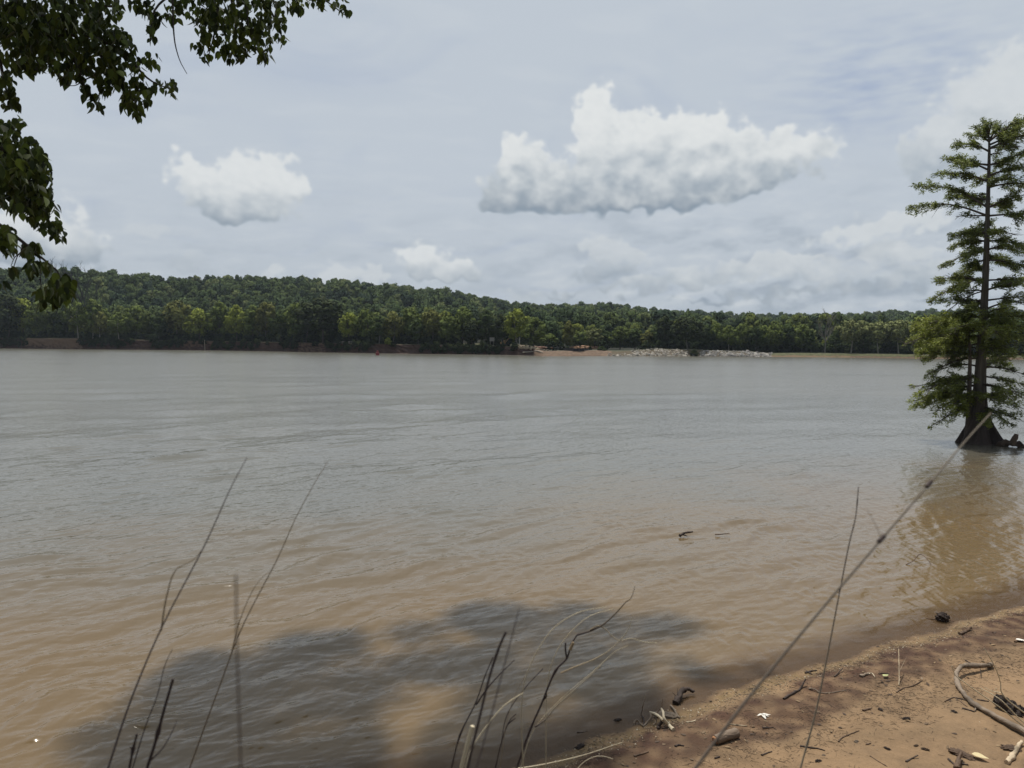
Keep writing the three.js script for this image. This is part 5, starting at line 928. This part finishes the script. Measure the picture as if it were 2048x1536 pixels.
function debris() {
  stick('long curved grey branch arching on the sand at the right edge', [[1979, 1338, 0.03], [1962, 1342, 0.045], [1940, 1346, 0.07], [1922, 1350, 0.085], [1913, 1360, 0.06], [1914, 1372, 0.02], [1924, 1388, 0.01], [1936, 1402, 0.01], [1952, 1416, 0.01], [1976, 1431, 0.02], [2006, 1448, 0.02], [2052, 1474, 0.03]], 0.03, 'grey', 'branch', [[[[1978, 1338], [1984, 1334]], 0.038, 'grey'], [[[1952, 1416], [1950, 1424]], 0.012], [[[1960, 1342, 0.05], [1962, 1358]], 0.004, 'dark']], { name: 'branch', n: 60, taper: 0.85, wob: 0.3 });
  // slab of ridged dark bark
  {
    const p = beachHit(2022, 1424), slab = base('bark_slab', p.clone().setY(beachY(p.x, p.z) + 0.05), 0.5), g = new THREE.BoxGeometry(0.17, 0.07, 0.32, 12, 3, 16), a = g.attributes.position;
    for (let i = 0; i < a.count; i++) { const x = a.getX(i), y = a.getY(i), z = a.getZ(i), edge = 1 - 0.3 * sstep(0.08, 0.16, Math.abs(z) + 0.04 * N2(x * 30, 3)); a.setXYZ(i, x * edge + 0.02 * N3(x * 8, y * 8, z * 8), y + (y > 0 ? 0.02 * N3(x * 22, 1, z * 9) + 0.018 * Math.sin(x * 70 + 4 * N2(x * 9, z * 9)) - x * x * 3 : 0), z + 0.03 * N2(x * 24, 5)); }
    const gg = g.toNonIndexed(); gg.computeVertexNormals(); const b = meshOf('bark', gg, new THREE.MeshStandardMaterial({ color: new THREE.Color().setRGB(0.05, 0.036, 0.03), roughness: 0.9, bumpMap: bark, bumpScale: 0.015 }), slab); b.rotation.set(0.28, 0, 0.2);
    tag(slab, 'dark ridged slab of bark under pale stalks at the right edge', 'bark');
  }
  // short log
  {
    const q = lying([[1430, 1490], [1449, 1483], [1472, 1475]], 0.045), lg = base('small_log'); meshOf('bark', new Geo().tube(curve(q, 14), [0.046, 0.052], 16, [0.2, 0.15, 0.11], true, 0.1, 3).build(), M.wood, lg);
    for (const [a, b] of [[0, 1], [2, 1]]) { const dir = q[a].clone().sub(q[b]).normalize(); meshOf('cut_end', new Geo().tube([q[a].clone().addScaledVector(dir, 0.002), q[a].clone().addScaledVector(dir, 0.016)], [0.04, 0.028], 12, a ? [0.1, 0.06, 0.04] : [0.3, 0.15, 0.07], true, 0.2, 5).build(), M.wood, lg); }
    tag(lg, 'short thick brown log lying on the sand beside the slanting stalk', 'log');
  }
  // root tangle
  {
    const rt = base('root_tangle'), R = (pts, a, b, t) => { const q = pts.map(([x, y, up]) => { const p = beachHit(x, y + (up ?? 0) * 150); p.y = Math.max(0, beachY(p.x, p.z)) + 0.012 + (up ?? 0); return p; }); meshOf('root', new Geo().tube(curve(q, 14), [a, b], 7, WOODS[t], true, 0.3, pts[0][0]).build(), M.wood, rt); };
    R([[1347, 1463], [1336, 1452, 0.02], [1328, 1444, 0.08], [1326, 1432, 0.12], [1322, 1423, 0.1]], 0.022, 0.01, 'bone'); R([[1326, 1446, 0.07], [1316, 1438, 0.09], [1308, 1432, 0.08], [1300, 1429, 0.05]], 0.016, 0.012, 'bone'); R([[1300, 1430, 0.06], [1302, 1438, 0.04], [1294, 1448], [1288, 1454]], 0.013, 0.01, 'grey'); R([[1310, 1434, 0.08], [1312, 1446, 0.03], [1306, 1454]], 0.01, 0.006, 'grey'); R([[1312, 1434, 0.08], [1322, 1420, 0.14], [1325, 1406, 0.2]], 0.006, 0.003, 'brown'); R([[1268, 1450], [1273, 1443, 0.03], [1280, 1450], [1288, 1455]], 0.012, 0.007, 'grey'); R([[1282, 1434], [1286, 1416, 0.12], [1292, 1392, 0.22]], 0.007, 0.003, 'grey'); R([[1284, 1435], [1288, 1444], [1286, 1454]], 0.009, 0.007, 'dark'); R([[1324, 1448, 0.05], [1316, 1456], [1318, 1460]], 0.02, 0.014, 'dark'); R([[1341, 1414], [1348, 1422, 0.02], [1356, 1436], [1360, 1438]], 0.012, 0.008, 'grey');
    tag(rt, 'bleached tangle of driftwood roots at the water line near the middle', 'driftwood');
  }
  chunk('flat grey scrap lying under the bleached root tangle', 1332, 1433, 0.13, 0.025, 0.07, 'grey', 'wood scrap', -0.2, { rough: 0.15 });
  stick('black curled bark piece lying half in the shallow water', [[1350, 1410], [1358, 1402, 0.02], [1366, 1392, 0.05], [1376, 1388, 0.04], [1388, 1388, 0.01]], 0.034, 'dark', 'bark', [[[[1356, 1402, 0.03], [1354, 1392, 0.09]], 0.006], [[[1354, 1400, 0.03], [1345, 1396, 0.05]], 0.006]], { name: 'bark_piece', n: 18, wob: 0.6 });
  chunk('dark round lump with a pale end sitting in the shallow water at right', 1884, 1240, 0.085, 0.07, 0.075, 'dark', 'wood lump', 0.3, { name: 'wood_lump' });
  stick('thin pale stick beneath the dark round lump in the shallows', [[1853, 1238], [1880, 1241], [1908, 1243]], 0.009, 'brown');
  stick('dark stick floating in open water, larger and left of two', [[1360, 1073], [1368, 1071, 0.03], [1376, 1070, 0.04], [1385, 1069, 0.04]], 0.03, 'dark', 'floating stick', [[[[1366, 1071], [1374, 1074]], 0.02]], { name: 'floating_stick' });
  stick('thin twig floating in open water, right of the larger one', [[1430, 1070], [1444, 1071, 0.02], [1456, 1071, 0.03], [1459, 1073, 0.05]], 0.014, 'brown', 'floating stick', [], { name: 'floating_stick' });
  stick('bent twig sticking out of the shallows below the reflection of the conifer', [[1812, 1130], [1826, 1128, 0.05], [1840, 1124, 0.14], [1852, 1127, 0.1], [1864, 1133]], 0.008, 'brown', 'twig', [[[[1832, 1132], [1842, 1133], [1858, 1136]], 0.006]], { name: 'twig' });
  const list = [
    [[[1567, 1399], [1590, 1386], [1600, 1380], [1610, 1371, 0.06]], 0.016, 'dark', 'dark knotty stick lying across the debris line left of the reed'], [[[1669, 1355], [1685, 1342, 0.03]], 0.008, 'dark', 'short dark stick leaning at the water line right of the reed'], [[[1919, 1270], [1930, 1266], [1941, 1260, 0.02]], 0.024, 'brown', 'thick brown stick on the dark debris mat below the dark round lump'],
    [[[1721, 1355], [1732, 1351], [1738, 1349]], 0.02, 'grey', 'stubby grey piece of wood with a pale curl on the debris line'], [[[1736, 1349], [1744, 1351, 0.02], [1750, 1356]], 0.007, 'bone', 'pale curl of twig touching the stubby grey wood'], [[[1757, 1349], [1768, 1348], [1778, 1349]], 0.009, 'dark', 'straight dark stick right of the stubby grey wood'],
    [[[1793, 1386], [1806, 1378], [1822, 1374], [1845, 1362]], 0.009, 'brown', 'long crooked twig on the sand below the standing forked twig'], [[[1618, 1379], [1628, 1383, 0.02], [1640, 1387], [1660, 1387], [1692, 1382]], 0.009, 'grey', 'long pale crooked twig lying right of the reed'], [[[1726, 1423], [1742, 1418]], 0.013, 'brown', 'short brown stick alone on the clean sand'],
    [[[1924, 1418], [1936, 1421], [1949, 1425]], 0.011, 'dark', 'short dark stick inside the bend of the curved branch, lower one'], [[[1931, 1322], [1937, 1325], [1943, 1329]], 0.01, 'dark', 'small dark stick above the top of the curved branch'], [[[1955, 1400], [1966, 1402], [1978, 1404]], 0.009, 'dark', 'dark stick right beside the middle of the curved branch'],
    [[[1889, 1404], [1908, 1396], [1914, 1399], [1934, 1414]], 0.007, 'brown', 'angled twig left of the curved branch'], [[[1910, 1396], [1926, 1400], [1938, 1404]], 0.008, 'dark', 'thin dark twig touching the angled twig by the curved branch'], [[[2014, 1529], [2028, 1511], [2044, 1490, 0.02]], 0.027, 'pale', 'thick pale stick in the lower right corner'],
    [[[1914, 1541], [1917, 1530, 0.02], [1921, 1522, 0.06]], 0.026, 'brown', 'brown stub rising from the sand at the bottom edge'], [[[1897, 1520], [1906, 1529], [1914, 1537]], 0.009, 'dark', 'thin dark twig left of the brown stub at the bottom edge'], [[[1923, 1529], [1936, 1531]], 0.01, 'dark', 'little dark stick right of the brown stub'],
    [[[1600, 1494], [1618, 1497], [1634, 1498], [1650, 1502]], 0.009, 'dark', 'dark frayed twig beside the foot of the reed'], [[[1677, 1485], [1684, 1476], [1700, 1469], [1718, 1462]], 0.007, 'brown', 'thin curved twig on the clean sand right of the reed'], [[[1524, 1457], [1536, 1457], [1547, 1456]], 0.009, 'dark', 'short dark stick above the clean sand right of the small log'],
    [[[1458, 1450], [1476, 1452], [1494, 1453]], 0.008, 'pale', 'pale straight stick behind the slanting stalk and above the small log'], [[[1268, 1515], [1282, 1510], [1297, 1505]], 0.011, 'brown', 'brown stick on the dark wet mud below the root tangle'], [[[1350, 1494], [1358, 1492], [1368, 1493]], 0.011, 'dark', 'short bent dark stick left of the small log'],
    [[[1430, 1518], [1440, 1515]], 0.012, 'dark', 'very short dark stick just below the small log'], [[[1154, 1466], [1164, 1466], [1174, 1464]], 0.008, 'dark', 'dark stick lying in the shallows left of the root tangle'], [[[1523, 1512], [1534, 1508], [1544, 1504]], 0.008, 'dark', 'dark frayed twig on the sand right of and below the small log'],
    [[[2030, 1285], [2040, 1284], [2050, 1286]], 0.016, 'brown', 'brown stick at the right edge beside a white scrap'], [[[1372, 1446], [1384, 1444], [1392, 1442]], 0.008, 'bone', 'pale stick between the root tangle and the slanting stalk'], [[[1732, 1490], [1742, 1487]], 0.008, 'brown', 'tiny brown stick in the middle of the clean sand'],
    [[[1812, 1525], [1824, 1519], [1836, 1516, 0.02]], 0.009, 'dark', 'dark bent stick at the bottom edge in the middle of the sand'], [[[1740, 1513], [1756, 1524], [1774, 1534]], 0.006, 'brown', 'long fine twig running down to the bottom edge of the sand'], [[[1610, 1348], [1622, 1344], [1634, 1342]], 0.012, 'dark', 'thick dark twig on the pale grit just left of the reed'], [[[1614, 1345], [1624, 1350]], 0.012, 'dark', 'short thick dark chip crossing the twig on the pale grit'],
  ];
  for (const [pts, rad, tone, label] of list) stick(label, pts, rad, tone, 'stick', [], { wob: 0.35 });
  stick('small forked twig standing upright in the debris line', [[1798, 1371], [1798, 1363, 0.06], [1797, 1352, 0.16], [1796, 1340, 0.26]], 0.006, 'pale', 'twig', [[[[1798, 1358, 0.08], [1806, 1350, 0.14], [1812, 1347, 0.2]], 0.003]], { name: 'twig' });
  for (const [x, y, s, t, label] of [[1813, 1438, 0.035, 'dark', 'dark crumb of bark alone on the middle of the clean sand'], [1761, 1421, 0.03, 'dark', 'dark crumb of bark right of the short brown stick'], [1774, 1498, 0.03, 'dark', 'dark curled scrap low on the clean sand'], [1713, 1485, 0.026, 'grey', 'grey crumb beside the thin curved twig'], [1637, 1523, 0.028, 'dark', 'round black crumb right of the foot of the reed'], [1909, 1425, 0.03, 'dark', 'dark crumb left of the curved branch near its lower stick'], [1850, 1500, 0.03, 'brown', 'brown crumb of bark near the bottom right of the sand'], [1832, 1492, 0.022, 'brown', 'small curved brown chip on the lower right sand'], [1235, 1442, 0.035, 'dark', 'black round lump in the shallows left of the root tangle'], [1160, 1494, 0.05, 'dark', 'dark pointed lump of debris at the edge of the wet sand']]) chunk(label, x, y, s * 1.05, s * 0.3, s * 0.55, t, 'crumb', x, { name: 'bark_crumb', rough: 0.65, boxy: 0.9 });
  chunk('oblong grey-brown weathered wood chip near the bottom right', 1924, 1511, 0.05, 0.018, 0.115, 'brown', 'wood chip', 0.55, { name: 'wood_chip', ridge: true, boxy: 0.7, rough: 0.12 });
  chunk('grey-brown wood chip touching the thick pale stick in the corner', 2022, 1499, 0.08, 0.02, 0.05, 'brown', 'wood chip', -0.3, { name: 'wood_chip', ridge: true, rough: 0.15 });
  // leaves and white scraps
  const scrap = (label, px, py, s, c, cat, turn, name) => { const g = leafGeo(0.5).build(), m = meshOf(name, g, new THREE.MeshStandardMaterial({ color: new THREE.Color().setRGB(...c), roughness: 0.8, side: THREE.DoubleSide })), p = beachHit(px, py); m.position.set(p.x, beachY(p.x, p.z) + 0.03, p.z); m.scale.setScalar(s); m.rotation.set(-1.35, turn, 0, 'YXZ'); tag(m, label, cat); };
  scrap('pale dry leaf on the sand right of the weathered wood chip', 1943, 1513, 0.14, [0.62, 0.52, 0.3], 'leaf', 0.8, 'dry_leaf'); scrap('small greenish leaf on the debris line', 1766, 1357, 0.09, [0.4, 0.42, 0.2], 'leaf', 2, 'dry_leaf'); scrap('white scrap at the right edge above the curved branch', 2031, 1283, 0.12, [0.75, 0.72, 0.66], 'scrap', 1.2, 'white_scrap');
  const f = base('white_feather', beachHit(1524, 1432).add(V(0, 0.025, 0)), 0.4), fm = new THREE.MeshStandardMaterial({ color: new THREE.Color().setRGB(0.8, 0.78, 0.72), roughness: 0.8, side: THREE.DoubleSide });
  [[-0.3, 0.1], [0.5, 0.075], [1.1, 0.09], [-1.5, 0.07]].forEach(([t, s]) => { const m = meshOf('petal', leafGeo(0.6).build(), fm, f); m.scale.set(s * 0.6, s, s); m.rotation.set(-1.2, t, 0, 'YXZ'); }); tag(f, 'ragged white scrap on the dark debris mat right of the slanting stalk', 'scrap');
  // pale dry stalks leaning in from the right
  const ps = (pts, label, extra = []) => { const w = base('dry_stalk'); meshOf('stem', stalk(new Geo(), dp(pts), 0.0055, 0.0026, PALESTEM, PALESTEM, 0, 40).build(), M.stem, w); for (const e of extra) meshOf('twig', stalk(new Geo(), dp(e), 0.0028, 0.0014, PALESTEM, PALESTEM, 0, 20).build(), M.stem, w); tag(w, label, 'dry stalk'); };
  const foot = ((px, py) => { const p = beachHit(px, py); return [px, py, Math.hypot(p.x, p.z)]; });
  ps([foot(2240, 1560), [2140, 1490, 7.2], [2060, 1434, 7.0], [2003, 1385, 6.8], [2001, 1366, 6.8], [1990, 1334, 6.75], [1974, 1306, 6.7], [1968, 1296, 6.7]], 'pale dry stalk with a kink rising highest over the sand at the right edge', [[[2002, 1386, 6.8], [1984, 1382, 6.8], [1968, 1374, 6.8]]]);
  ps([foot(2230, 1570), [2140, 1512, 7.2], [2050, 1455, 7.0], [2000, 1415, 6.85], [1955, 1384, 6.75], [1925, 1362, 6.7], [1912, 1352, 6.7], [1904, 1332, 6.65]], 'pale dry stalk crossing the bend of the curved branch');
  ps([foot(2220, 1566), [2140, 1516, 7.2], [2048, 1446, 7.0], [2004, 1402, 6.9], [1990, 1392, 6.9], [1960, 1376, 6.9]], 'short pale dry stalk between the two longer ones at the right edge');
  // litter too fine to count
  const r = rng(99), m4 = new THREE.Matrix4(), q = new THREE.Quaternion(), e = new THREE.Euler();
  const bit = new Geo().tube([V(-0.5, 0, 0), V(-0.1, 0.06, 0.05), V(0.22, 0.02, -0.03), V(0.5, 0.05, 0.06)], [0.06, 0.035], 5, [1, 1, 1], true).build(), flat = leafGeo(0.4).build(), peb = new THREE.IcosahedronGeometry(1, 0);
  const scatter = (name, geo, n, pick, label) => { const got = []; let guard = 0; while (got.length < n && guard++ < n * 60) { const x = -0.6 + r() * 10, z = -13.6 + r() * 7.4, s = wornEdge(x, z); if (s < -0.1 || s > 4.6) continue; const v = pick(x, z, s); if (v) got.push([V(x, beachY(x, z, s), z), ...v]); } const im = shadows(new THREE.InstancedMesh(geo, new THREE.MeshStandardMaterial({ color: 0xffffff, roughness: 0.9, side: THREE.DoubleSide }), got.length)); im.name = numbered(name); got.forEach(([p, sx, sy, sz, c, tilt], i) => { im.setMatrixAt(i, m4.compose(p.add(V(0, sy * (name === 'grit' ? 0.3 : 0.05), 0)), q.setFromEuler(e.set(tilt ? -1.5 + (r() - 0.5) * 0.6 : (r() - 0.5) * 0.4, r() * 6.28, (r() - 0.5) * 0.35, 'YXZ')), V(sx, sy, sz))); im.setColorAt(i, new THREE.Color().setRGB(...c)); }); scene.add(im); tag(im, label, name.replace('_', ' '), null, 'stuff'); };
  const clump = (x, z) => clamp(0.42 + 0.9 * fbm(x * 1.3, z * 1.3, 3));
  scatter('twig_litter', bit, 14000, (x, z, s) => { const c = clump(x, z), line = Math.exp(-(((s - 0.3 - 0.1 * N2(x, z)) / 0.16) ** 2)) + 0.95 * Math.exp(-(((s - 1.15 - 0.3 * N2(x * 0.7, z * 0.7)) / 0.42) ** 2)); if (r() > line * (0.2 + c) + 0.035 * c) return null; const L = 0.012 + 0.085 * r() ** 4; return [L, Math.min(L, 0.03) * 0.8, Math.min(L, 0.035) * 0.8, mix3([0.03, 0.019, 0.015], [0.14, 0.1, 0.065], r() * r())]; }, 'fine dark twigs and bark bits along the high-water line');
  scatter('leaf_litter', flat, 340, (x, z, s) => (r() > 0.15 + Math.exp(-(((s - 0.9) / 0.5) ** 2)) * clump(x, z) ? null : [0.03 + 0.03 * r(), 0.04 + 0.03 * r(), 0.04, mix3([0.06, 0.04, 0.03], [0.26, 0.18, 0.1], r() ** 2), true]), 'brown scraps of dead leaf among the twigs');
  scatter('grit', peb, 5200, (x, z, s) => { if (r() > Math.exp(-(((s - 0.2) / 0.13) ** 2)) + 0.01) return null; const k = 0.003 + 0.009 * r() ** 4; return [k, k * 0.7, k, r() < 0.06 ? [0.55, 0.49, 0.38] : mix3([0.1, 0.07, 0.05], [0.42, 0.33, 0.22], r())]; }, 'pale grit and shell bits washed up at the water line');
}
debris();

renderer.render(scene, camera);
